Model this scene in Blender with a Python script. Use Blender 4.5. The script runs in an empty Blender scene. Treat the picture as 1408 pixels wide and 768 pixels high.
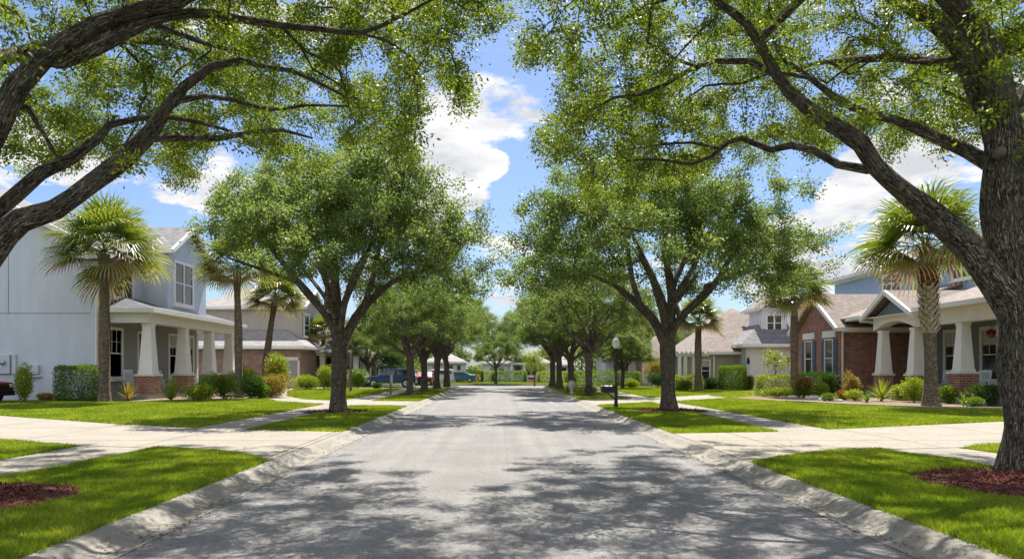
import bpy, math, random
import numpy as np
from mathutils import Vector, Matrix

SC = bpy.context.scene
COL = SC.collection
rad = math.radians

# ------------------------------------------------------------------ camera
CAMH, F0, HX, HY = 1.5, 1000.0, 687.0, 508.0
cam = bpy.data.cameras.new('camera'); camo = bpy.data.objects.new('camera', cam); COL.objects.link(camo)
camo.location = (0, 0, CAMH); camo.rotation_euler = (rad(90), 0, 0)
cam.sensor_width = 36; cam.lens = 36 * F0 / 1408
cam.shift_x = (704 - HX) / 1408; cam.shift_y = (HY - 384) / 1408
cam.clip_start = .05; cam.clip_end = 3000
SC.camera = camo

# ------------------------------------------------------------------ light
SUN_EL, SUN_AZ = rad(61), rad(9)          # azimuth measured from +Y towards +X
sd = Vector((math.cos(SUN_EL) * math.sin(SUN_AZ), math.cos(SUN_EL) * math.cos(SUN_AZ), math.sin(SUN_EL)))
sl = bpy.data.lights.new('sun', 'SUN'); sl.energy = 5.0; sl.angle = rad(.45); sl.color = (1, .955, .87)
so = bpy.data.objects.new('sun', sl); COL.objects.link(so)
so.rotation_euler = (-sd).to_track_quat('-Z', 'Y').to_euler(); so.location = (0, 0, 40)

W = bpy.data.worlds.new("World"); SC.world = W; W.use_nodes = True
nt = W.node_tree; N = nt.nodes; L = nt.links
for n in list(N): N.remove(n)
def nd(tree, typ, **kw):
    n = tree.nodes.new(typ)
    for k, v in kw.items():
        if k == 'inp':
            for a, b in v.items(): n.inputs[a].default_value = b
        else: setattr(n, k, v)
    return n
def mth(tree, op, a, b=None, c=None):
    n = tree.nodes.new('ShaderNodeMath'); n.operation = op
    for i, v in enumerate((a, b, c)):
        if v is None: continue
        if isinstance(v, (int, float)): n.inputs[i].default_value = v
        else: tree.links.new(v, n.inputs[i])
    return n.outputs[0]
sky = nd(nt, 'ShaderNodeTexSky', sky_type='NISHITA', sun_disc=False, sun_elevation=SUN_EL, sun_rotation=SUN_AZ,
         air_density=1.0, dust_density=1.2, ozone_density=1.2)
tc = nd(nt, 'ShaderNodeTexCoord')
nrm = nd(nt, 'ShaderNodeVectorMath', operation='NORMALIZE'); L.new(tc.outputs['Generated'], nrm.inputs[0])
sep = nd(nt, 'ShaderNodeSeparateXYZ'); L.new(nrm.outputs[0], sep.inputs[0])
# cloud layer: direction projected on a plane overhead (flattens towards the horizon)
zz = mth(nt, 'ADD', mth(nt, 'MAXIMUM', sep.outputs[2], 0.0), .22)
cmb = nd(nt, 'ShaderNodeCombineXYZ')
L.new(mth(nt, 'DIVIDE', sep.outputs[0], zz), cmb.inputs[0]); L.new(mth(nt, 'DIVIDE', sep.outputs[1], zz), cmb.inputs[1])
L.new(mth(nt, 'MULTIPLY', sep.outputs[2], 2.0), cmb.inputs[2])
n1 = nd(nt, 'ShaderNodeTexNoise', inp={'Scale': 2.6, 'Detail': 10.0, 'Roughness': .52, 'Distortion': .15}); L.new(cmb.outputs[0], n1.inputs['Vector'])
n2 = nd(nt, 'ShaderNodeTexNoise', inp={'Scale': 9.0, 'Detail': 9.0, 'Roughness': .6}); L.new(cmb.outputs[0], n2.inputs['Vector'])
def sdir(px, py): return Vector(((px - HX) / F0, 1, (HY - py) / F0)).normalized()
blobs = [(665, 165, 95, .30), (605, 215, 75, .28), (620, 265, 60, .25), (1145, 350, 120, .24), (560, 285, 60, .2), (690, 385, 75, .2),
         (1160, 275, 26, .22), (960, 115, 70, .15), (1290, 190, 90, .22), (30, 215, 120, .25), (290, 260, 70, .2), (420, 100, 60, .1), (1230, 90, 80, .15),
         (680, 228, 18, .3), (1160, 275, 30, .3), (870, 60, 40, .15), (520, 60, 40, .15), (740, 60, 120, -.25), (720, 285, 45, -.25), (1090, 235, 45, -.2), (310, 110, 60, -.12), (770, 250, 60, -.15)]
acc = mth(nt, 'ADD', mth(nt, 'MULTIPLY', n1.outputs[0], 1.7), mth(nt, 'MULTIPLY', n2.outputs[0], 1.0))
for bx_, by_, r_, w_ in blobs:
    d = sdir(bx_, by_)
    dt = nd(nt, 'ShaderNodeVectorMath', operation='DISTANCE'); L.new(nrm.outputs[0], dt.inputs[0]); dt.inputs[1].default_value = d
    q = mth(nt, 'DIVIDE', dt.outputs['Value'], r_ * .85 / F0)
    g = mth(nt, 'MAXIMUM', mth(nt, 'SUBTRACT', 1.0, mth(nt, 'MULTIPLY', mth(nt, 'MULTIPLY', q, q), .45)), 0.0)
    acc = mth(nt, 'ADD', acc, mth(nt, 'MULTIPLY', g, w_ * 1.15))
back = nd(nt, 'ShaderNodeMapRange', inp={'From Min': .25, 'From Max': -.35, 'To Min': 0.0, 'To Max': 1.0}); L.new(sep.outputs[1], back.inputs[0])  # added cloud cover behind the camera, unseen, fills camera-facing surfaces with light
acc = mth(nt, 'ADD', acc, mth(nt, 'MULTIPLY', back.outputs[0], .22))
mr = nd(nt, 'ShaderNodeMapRange', inp={'From Min': 1.48, 'From Max': 1.66}); mr.interpolation_type = 'SMOOTHSTEP'; L.new(acc, mr.inputs[0])
mr2 = nd(nt, 'ShaderNodeMapRange', inp={'From Min': .44, 'From Max': .62, 'To Min': .0, 'To Max': 1.0}); n3 = nd(nt, 'ShaderNodeTexNoise', inp={'Scale': 5.0, 'Detail': 8.0, 'Roughness': .55}); of = nd(nt, 'ShaderNodeVectorMath', operation='ADD', inp={1: (.3, .7, 2.0)}); L.new(cmb.outputs[0], of.inputs[0]); L.new(of.outputs[0], n3.inputs['Vector']); L.new(n3.outputs[0], mr2.inputs[0])
hz = nd(nt, 'ShaderNodeMapRange', inp={'From Min': -.02, 'From Max': .06}); L.new(sep.outputs[2], hz.inputs[0])
cc = nd(nt, 'ShaderNodeMixRGB', inp={1: (3.45, 3.45, 3.5, 1), 2: (2.45, 2.5, 2.65, 1)}); L.new(mr2.outputs[0], cc.inputs[0])
tint = nd(nt, 'ShaderNodeMixRGB', blend_type='MULTIPLY', inp={0: 1.0, 2: (.37, .43, .545, 1)}); L.new(sky.outputs[0], tint.inputs[1])
cb = nd(nt, 'ShaderNodeMixRGB', inp={2: (6.2, 6.15, 6.1, 1)}); L.new(back.outputs[0], cb.inputs[0]); L.new(cc.outputs[0], cb.inputs[1])  # added fill clouds behind the camera, brighter than the clouds in view
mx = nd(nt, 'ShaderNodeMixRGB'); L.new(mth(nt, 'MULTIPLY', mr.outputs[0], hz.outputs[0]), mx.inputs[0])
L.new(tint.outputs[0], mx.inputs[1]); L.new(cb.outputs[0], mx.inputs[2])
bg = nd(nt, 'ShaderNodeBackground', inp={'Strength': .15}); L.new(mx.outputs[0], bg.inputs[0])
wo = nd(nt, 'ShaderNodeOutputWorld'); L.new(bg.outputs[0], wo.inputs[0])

vs = SC.view_settings; vs.view_transform = 'Standard'; vs.look = 'None'; vs.gamma = 1; vs.use_curve_mapping = False; vs.exposure = .97
cy = SC.cycles; cy.max_bounces = 6; cy.diffuse_bounces = 3; cy.glossy_bounces = 2; cy.transmission_bounces = 4; cy.transparent_max_bounces = 6
cy.caustics_reflective = False; cy.caustics_refractive = False; cy.sample_clamp_indirect = 6

# ------------------------------------------------------------------ geometry helpers
def P(px, py, Y): return Vector(((px - HX) * Y / F0, Y, CAMH + (HY - py) * Y / F0))
def tag(o, label=None, cat=None, group=None, kind=None):
    if label: o['label'] = label
    if cat: o['category'] = cat
    if group: o['group'] = group
    if kind: o['kind'] = kind
    return o
def empty(name, loc=(0, 0, 0), rz=0, label=None, cat=None, group=None):
    o = bpy.data.objects.new(name, None); COL.objects.link(o); o.location = loc; o.rotation_euler = (0, 0, rz)
    o.empty_display_size = .2
    return tag(o, label, cat, group)
def link(name, me, parent=None):
    o = bpy.data.objects.new(name, me); COL.objects.link(o)
    if parent is not None: o.parent = parent
    return o
def copy_thing(o, loc=None, rz=None, scale=None, label=None, parent=None):
    c = o.copy(); COL.objects.link(c)
    if parent is not None: c.parent = parent
    for ch in list(o.children):
        copy_thing(ch, parent=c)
    if loc is not None: c.location = loc
    if rz is not None: c.rotation_euler = (0, 0, rz)
    if scale is not None: c.scale = scale if hasattr(scale, '__len__') else (scale,) * 3
    if label: c['label'] = label
    return c
class Frame:
    """wall frame: origin, u along the wall, n outwards; z up"""
    def __init__(s, o, u, n): s.o = Vector(o); s.u = Vector(u); s.n = Vector(n)
    def p(s, u, z, n=0): return s.o + s.u * u + s.n * n + Vector((0, 0, z))
class MB:
    def __init__(s): s.v = []; s.f = []; s.m = []
    def add(s, vs, fs, mi=0):
        b = len(s.v); s.v += [tuple(v) for v in vs]; s.f += [tuple(b + i for i in f) for f in fs]; s.m += [mi] * len(fs)
    def hexa(s, p, mi=0):  # 8 points: bottom 4, top 4
        s.add(p, [(3, 2, 1, 0), (4, 5, 6, 7), (0, 1, 5, 4), (1, 2, 6, 5), (2, 3, 7, 6), (3, 0, 4, 7)], mi)
    def box(s, x0, x1, y0, y1, z0, z1, mi=0):
        s.hexa([(x0, y0, z0), (x1, y0, z0), (x1, y1, z0), (x0, y1, z0), (x0, y0, z1), (x1, y0, z1), (x1, y1, z1), (x0, y1, z1)], mi)
    def fbox(s, F, u0, u1, z0, z1, n0, n1, mi=0):
        s.hexa([F.p(u0, z0, n1), F.p(u1, z0, n1), F.p(u1, z0, n0), F.p(u0, z0, n0), F.p(u0, z1, n1), F.p(u1, z1, n1), F.p(u1, z1, n0), F.p(u0, z1, n0)], mi)
    def taper(s, cx, cy, z0, z1, w0, w1, mi=0):
        a, b = w0 / 2, w1 / 2
        s.hexa([(cx - a, cy - a, z0), (cx + a, cy - a, z0), (cx + a, cy + a, z0), (cx - a, cy + a, z0),
                (cx - b, cy - b, z1), (cx + b, cy - b, z1), (cx + b, cy + b, z1), (cx - b, cy + b, z1)], mi)
    def slab(s, pts, t, mi=0):
        n = len(pts); up = [Vector(p) for p in pts]; dn = [p - Vector((0, 0, t)) for p in up]
        s.add(up + dn, [tuple(range(n)), tuple(range(2 * n - 1, n - 1, -1))] + [(i, n + i, n + (i + 1) % n, (i + 1) % n) for i in range(n)], mi)
    def prism(s, pts, off, mi=0):
        n = len(pts); a = [Vector(p) for p in pts]; b = [p + Vector(off) for p in a]
        s.add(a + b, [tuple(range(n)), tuple(range(2 * n - 1, n - 1, -1))] + [(i, n + i, n + (i + 1) % n, (i + 1) % n) for i in range(n)], mi)
    def bar(s, a, b, w, h, mi=0):
        a = Vector(a); b = Vector(b); d = (b - a); d.normalize()
        up = Vector((0, 0, 1)) if abs(d.z) < .95 else Vector((0, 1, 0))
        sd_ = d.cross(up).normalized(); up = sd_.cross(d).normalized()
        q = [(-w / 2, -h / 2), (w / 2, -h / 2), (w / 2, h / 2), (-w / 2, h / 2)]
        s.hexa([a + sd_ * x + up * y for x, y in q] + [b + sd_ * x + up * y for x, y in q], mi)
    def tube(s, pts, rs, n=8, mi=0, cap=True):
        pts = [Vector(p) for p in pts]
        if not hasattr(rs, '__len__'): rs = [rs] * len(pts)
        b = len(s.v); ref = None
        for i, p in enumerate(pts):
            t = (pts[min(i + 1, len(pts) - 1)] - pts[max(i - 1, 0)]).normalized()
            if ref is None: ref = t.cross(Vector((0, 0, 1)) if abs(t.z) < .9 else Vector((1, 0, 0))).normalized()
            ref = (ref - t * ref.dot(t)).normalized(); o = t.cross(ref)
            for k in range(n):
                a = 2 * math.pi * k / n; s.v.append(tuple(p + (ref * math.cos(a) + o * math.sin(a)) * rs[i]))
        for i in range(len(pts) - 1):
            for k in range(n):
                s.f.append((b + i * n + k, b + i * n + (k + 1) % n, b + (i + 1) * n + (k + 1) % n, b + (i + 1) * n + k)); s.m.append(mi)
        if cap:
            s.f.append(tuple(b + k for k in range(n))[::-1]); s.m.append(mi)
            e = b + (len(pts) - 1) * n; s.f.append(tuple(e + k for k in range(n))); s.m.append(mi)
    def lathe(s, c, prof, n=16, mi=0):
        s.tube([(c[0], c[1], c[2] + z) for r, z in prof], [max(r, 1e-4) for r, z in prof], n, mi)
    def build(s, name, mats, parent=None, smooth=False, bevel=0):
        me = bpy.data.meshes.new(name); me.from_pydata(s.v, [], s.f)
        if not isinstance(mats, (list, tuple)): mats = [mats]
        for m in mats: me.materials.append(m)
        if len(mats) > 1: me.polygons.foreach_set('material_index', s.m)
        if smooth: me.polygons.foreach_set('use_smooth', [True] * len(me.polygons))
        me.update(); o = link(name, me, parent)
        if bevel:
            b = o.modifiers.new('bevel', 'BEVEL'); b.width = bevel; b.segments = 2; b.limit_method = 'ANGLE'
        return o
def fast_mesh(name, verts, k, mat, rnd=None, smooth=False):
    """verts (N,k,3): N faces of k corners each"""
    n = verts.shape[0]; me = bpy.data.meshes.new(name)
    me.vertices.add(n * k); me.vertices.foreach_set('co', verts.astype(np.float32).ravel())
    me.loops.add(n * k); me.loops.foreach_set('vertex_index', np.arange(n * k, dtype=np.int32))
    me.polygons.add(n); me.polygons.foreach_set('loop_start', np.arange(0, n * k, k, dtype=np.int32))
    me.polygons.foreach_set('loop_total', np.full(n, k, dtype=np.int32))
    if rnd is not None:
        a = me.attributes.new('rnd', 'FLOAT', 'FACE'); a.data.foreach_set('value', rnd.astype(np.float32))
    me.materials.append(mat); me.update(calc_edges=True)
    return me

# ------------------------------------------------------------------ materials
def new_mat(name):
    m = bpy.data.materials.new(name); m.use_nodes = True; t = m.node_tree
    b = t.nodes['Principled BSDF']; return m, t, b
def rgb(c): return (c[0], c[1], c[2], 1)
def coords(t, kind='pos', scale=(1, 1, 1)):
    if kind == 'pos': o = nd(t, 'ShaderNodeNewGeometry').outputs['Position']
    elif kind == 'uv': o = nd(t, 'ShaderNodeTexCoord').outputs['UV']
    else: o = nd(t, 'ShaderNodeTexCoord').outputs['Object']
    mp = nd(t, 'ShaderNodeMapping', inp={'Scale': scale}); t.links.new(o, mp.inputs[0]); return mp.outputs[0]
def noise(t, vec, scale, detail=4, rough=.55, dist=0):
    n = nd(t, 'ShaderNodeTexNoise', inp={'Scale': scale, 'Detail': detail, 'Roughness': rough, 'Distortion': dist}); t.links.new(vec, n.inputs['Vector']); return n.outputs['Fac']
def ramp(t, fac, stops):
    r = nd(t, 'ShaderNodeValToRGB'); t.links.new(fac, r.inputs[0]); e = r.color_ramp.elements
    while len(e) < len(stops): e.new(.5)
    for x, (p, c) in zip(e, stops): x.position = p; x.color = rgb(c) if hasattr(c, '__len__') else (c, c, c, 1)
    return r.outputs[0]
def mixc(t, f, a, b, mode='MIX'):
    n = nd(t, 'ShaderNodeMixRGB', blend_type=mode)
    for i, v in ((0, f), (1, a), (2, b)):
        if isinstance(v, (int, float)): n.inputs[i].default_value = v
        elif isinstance(v, tuple): n.inputs[i].default_value = rgb(v)
        else: t.links.new(v, n.inputs[i])
    return n.outputs[0]
def bump(t, b, h, strength, dist):
    n = nd(t, 'ShaderNodeBump', inp={'Strength': strength, 'Distance': dist}); t.links.new(h, n.inputs['Height']); t.links.new(n.outputs[0], b.inputs['Normal'])
def plain(name, c, rough=.6, var=.12, scale=3, metal=0, bumpd=0, spec=.5):
    m, t, b = new_mat(name); v = coords(t)
    n = noise(t, v, scale, 5)
    c0 = tuple(x * (1 - var) for x in c); c1 = tuple(min(1, x * (1 + var)) for x in c)
    t.links.new(ramp(t, n, [(.3, c0), (.7, c1)]), b.inputs['Base Color'])
    b.inputs['Roughness'].default_value = rough; b.inputs['Metallic'].default_value = metal; b.inputs['Specular IOR Level'].default_value = spec
    if bumpd: bump(t, b, noise(t, v, 60, 4), .5, bumpd)
    return m
def line_mask(t, vec, axis, period, width, off=0):
    s = nd(t, 'ShaderNodeSeparateXYZ'); t.links.new(vec, s.inputs[0])
    f = mth(t, 'FRACT', mth(t, 'DIVIDE', mth(t, 'ADD', s.outputs[axis], 500 * period + off), period))
    return mth(t, 'LESS_THAN', f, width / period)
def m_asphalt():
    m, t, b = new_mat('asphalt'); v = coords(t)
    fine = noise(t, v, 75, 3, .7); big = noise(t, v, .8, 4); st = noise(t, coords(t, 'pos', (2.2, .06, 1)), 1.5, 4)
    vo = nd(t, 'ShaderNodeTexVoronoi', inp={'Scale': 62.0}); t.links.new(v, vo.inputs['Vector'])
    c = ramp(t, fine, [(.3, (.095, .088, .084)), (.5, (.21, .197, .187)), (.72, (.36, .337, .318))])
    c = mixc(t, .3, c, vo.outputs['Distance'], 'SOFT_LIGHT')
    bw = nd(t, 'ShaderNodeHueSaturation', inp={'Saturation': .75, 'Value': .96}); t.links.new(c, bw.inputs['Color']); c = bw.outputs[0]
    c = mixc(t, 1.0, c, ramp(t, big, [(.3, .86), (.7, 1.1)]), 'MULTIPLY')
    c = mixc(t, 1.0, c, ramp(t, st, [(.3, .88), (.7, 1.08)]), 'MULTIPLY')
    # paver seam along the middle of the road and hairline cracks
    s = nd(t, 'ShaderNodeSeparateXYZ'); t.links.new(v, s.inputs[0])
    wob = mth(t, 'MULTIPLY', mth(t, 'SUBTRACT', noise(t, v, 1.2, 3), .5), .06)
    seam = mth(t, 'LESS_THAN', mth(t, 'ABSOLUTE', mth(t, 'SUBTRACT', mth(t, 'ADD', s.outputs[0], wob), .13)), .010)
    c = mixc(t, mth(t, 'MULTIPLY', seam, .18), c, (.06, .055, .05))
    t.links.new(c, b.inputs['Base Color']); b.inputs['Roughness'].default_value = .88; b.inputs['Specular IOR Level'].default_value = .3
    bump(t, b, fine, .6, .01); return m
def m_concrete(name, col, jx=0, jy=0, w=.018, ox=0, oy=0, stain=.25):
    m, t, b = new_mat(name); v = coords(t)
    big = noise(t, v, 1.1, 6, .6); mid = noise(t, v, 9, 5, .65); fine = noise(t, v, 130, 2)
    c = mixc(t, 1.0, ramp(t, big, [(.3, tuple(x * (1 - stain) for x in col)), (.68, col)]), ramp(t, mid, [(.3, .86), (.7, 1.06)]), 'MULTIPLY')
    c = mixc(t, 1.0, c, ramp(t, fine, [(.3, .88), (.7, 1.08)]), 'MULTIPLY')
    j = None
    for ax, p, o in ((0, jx, ox), (1, jy, oy)):
        if p:
            k = line_mask(t, v, ax, p, w, o); j = k if j is None else mth(t, 'MAXIMUM', j, k)
    if j is not None: c = mixc(t, mth(t, 'MULTIPLY', j, .75), c, (.07, .06, .05))
    t.links.new(c, b.inputs['Base Color']); b.inputs['Roughness'].default_value = .85; b.inputs['Specular IOR Level'].default_value = .25
    h = fine if j is None else mth(t, 'SUBTRACT', fine, mth(t, 'MULTIPLY', j, 3.0))
    bump(t, b, h, .35, .003); return m
def wallvec(t, su=1, sz=1):
    g = nd(t, 'ShaderNodeNewGeometry'); s = nd(t, 'ShaderNodeSeparateXYZ'); t.links.new(g.outputs['Position'], s.inputs[0])
    n = nd(t, 'ShaderNodeSeparateXYZ'); t.links.new(g.outputs['True Normal'], n.inputs[0])
    f = mth(t, 'GREATER_THAN', mth(t, 'ABSOLUTE', n.outputs[0]), mth(t, 'ABSOLUTE', n.outputs[1]))
    u = mth(t, 'ADD', mth(t, 'MULTIPLY', s.outputs[1], f), mth(t, 'MULTIPLY', s.outputs[0], mth(t, 'SUBTRACT', 1.0, f)))
    c = nd(t, 'ShaderNodeCombineXYZ'); t.links.new(mth(t, 'MULTIPLY', u, su), c.inputs[0]); t.links.new(mth(t, 'MULTIPLY', s.outputs[2], sz), c.inputs[1])
    return c.outputs[0]
def m_brick(name, c1, c2, mortar, bw=.3, bh=.105):
    m, t, b = new_mat(name); v = wallvec(t)
    br = nd(t, 'ShaderNodeTexBrick', inp={'Scale': 1.0, 'Mortar Size': .011, 'Mortar Smooth': .2, 'Bias': -.1, 'Brick Width': bw, 'Row Height': bh, 'Color1': rgb(c1), 'Color2': rgb(c2), 'Mortar': rgb(mortar)})
    t.links.new(v, br.inputs['Vector'])
    c = mixc(t, 1.0, br.outputs[0], ramp(t, noise(t, v, 2.5, 5), [(.3, .75), (.7, 1.25)]), 'MULTIPLY')
    t.links.new(c, b.inputs['Base Color']); b.inputs['Roughness'].default_value = .85
    bump(t, b, br.outputs['Fac'], -.6, .01); return m
def m_shingle(name, c1, c2):
    m, t, b = new_mat(name); v = wallvec(t, 1, 1)
    br = nd(t, 'ShaderNodeTexBrick', inp={'Scale': 1.0, 'Mortar Size': .012, 'Mortar Smooth': .5, 'Brick Width': .34, 'Row Height': .085, 'Color1': rgb(c1), 'Color2': rgb(c2), 'Mortar': rgb(tuple(x * .45 for x in c1))})
    t.links.new(v, br.inputs['Vector']); p = coords(t)
    c = mixc(t, 1.0, br.outputs[0], ramp(t, noise(t, p, 6, 6, .7), [(.3, .7), (.7, 1.25)]), 'MULTIPLY')
    t.links.new(c, b.inputs['Base Color']); b.inputs['Roughness'].default_value = .9; bump(t, b, noise(t, p, 40, 3), .5, .02); return m
def m_siding(name, c, step=.17):
    m, t, b = new_mat(name); v = wallvec(t); s = nd(t, 'ShaderNodeSeparateXYZ'); t.links.new(v, s.inputs[0])
    f = mth(t, 'FRACT', mth(t, 'DIVIDE', mth(t, 'ADD', s.outputs[1], 50 * step), step))
    col = mixc(t, 1.0, c, ramp(t, noise(t, v, 1.5, 4), [(.3, .9), (.7, 1.08)]), 'MULTIPLY')
    col = mixc(t, mth(t, 'MULTIPLY', mth(t, 'GREATER_THAN', f, .93), .6), col, tuple(x * .3 for x in c))
    t.links.new(col, b.inputs['Base Color']); b.inputs['Roughness'].default_value = .55
    bump(t, b, mth(t, 'SUBTRACT', 1.0, f), .8, .02); return m
def m_stucco(name, c):
    m, t, b = new_mat(name); p = coords(t)
    st = noise(t, coords(t, 'pos', (1.2, 1.2, .25)), 1.2, 6, .6)
    col = mixc(t, 1.0, mixc(t, 1.0, c, ramp(t, st, [(.3, .90), (.7, 1.05)]), 'MULTIPLY'), ramp(t, noise(t, p, 14, 4), [(.3, .94), (.7, 1.05)]), 'MULTIPLY')
    t.links.new(col, b.inputs['Base Color']); b.inputs['Roughness'].default_value = .9; b.inputs['Specular IOR Level'].default_value = .2
    bump(t, b, noise(t, p, 22, 6, .7), .7, .03); return m
def m_bark(name, c0, c1, su=10, sv=2.6, depth=.05, lichen=.35):
    m, t, b = new_mat(name); v = coords(t, 'uv', (su, sv, 1)); p = coords(t, 'obj')
    n = noise(t, v, 1.0, 5, .62, .7); n2_ = noise(t, v, 2.3, 4, .6, .5)
    rd = mth(t, 'MINIMUM', mth(t, 'MULTIPLY', mth(t, 'ABSOLUTE', mth(t, 'SUBTRACT', n, .5)), 6.0), mth(t, 'ADD', mth(t, 'MULTIPLY', mth(t, 'ABSOLUTE', mth(t, 'SUBTRACT', n2_, .5)), 7.0), .25))
    ed = ramp(t, rd, [(.08, 0.0), (.50, 1.0)])
    c = mixc(t, ed, c0, c1)
    c = mixc(t, 1.0, c, ramp(t, noise(t, p, 34, 5, .7), [(.3, .62), (.7, 1.3)]), 'MULTIPLY')
    c = mixc(t, mth(t, 'MULTIPLY', ramp(t, noise(t, p, 3.2, 6, .7), [(.50, 0.0), (.64, 1.0)]), lichen), c, (.33, .33, .28))
    t.links.new(c, b.inputs['Base Color']); b.inputs['Roughness'].default_value = .95; b.inputs['Specular IOR Level'].default_value = .15
    h = mth(t, 'ADD', ed, mth(t, 'MULTIPLY', noise(t, p, 45, 4), .4)); bump(t, b, h, 1.0, depth); return m
def m_leaf(name, ca, cb, cc_=None, trans=.42, tcol=None, nscale=1.4, rough=.45, gloss=.35):
    m, t, b = new_mat(name); a = nd(t, 'ShaderNodeAttribute', attribute_name='rnd')
    p = coords(t); n = noise(t, p, nscale, 3)
    f = mth(t, 'ADD', mth(t, 'MULTIPLY', a.outputs['Fac'], .6), mth(t, 'MULTIPLY', n, .5))
    stops = [(.15, ca), (.85, cb)] if cc_ is None else [(.12, ca), (.70, cb), (.95, cc_)]
    c = ramp(t, f, stops); t.links.new(c, b.inputs['Base Color']); b.inputs['Roughness'].default_value = rough; b.inputs['Specular IOR Level'].default_value = gloss
    tr = nd(t, 'ShaderNodeBsdfTranslucent'); t.links.new(mixc(t, 1.0, c, tcol or (2.0, 1.9, .7), 'MULTIPLY'), tr.inputs[0])
    ms = nd(t, 'ShaderNodeMixShader', inp={0: trans}); t.links.new(b.outputs[0], ms.inputs[1]); t.links.new(tr.outputs[0], ms.inputs[2])
    t.links.new(ms.outputs[0], t.nodes['Material Output'].inputs['Surface']); return m
def m_glass(name='window_glass'):
    m, t, b = new_mat(name); v = coords(t)
    t.links.new(ramp(t, noise(t, v, .9, 3), [(.35, (.012, .016, .018)), (.7, (.05, .065, .07))]), b.inputs['Base Color'])
    b.inputs['Roughness'].default_value = .07; b.inputs['Specular IOR Level'].default_value = .5
    bump(t, b, noise(t, v, 1.2, 2), .08, .05); return m

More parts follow.
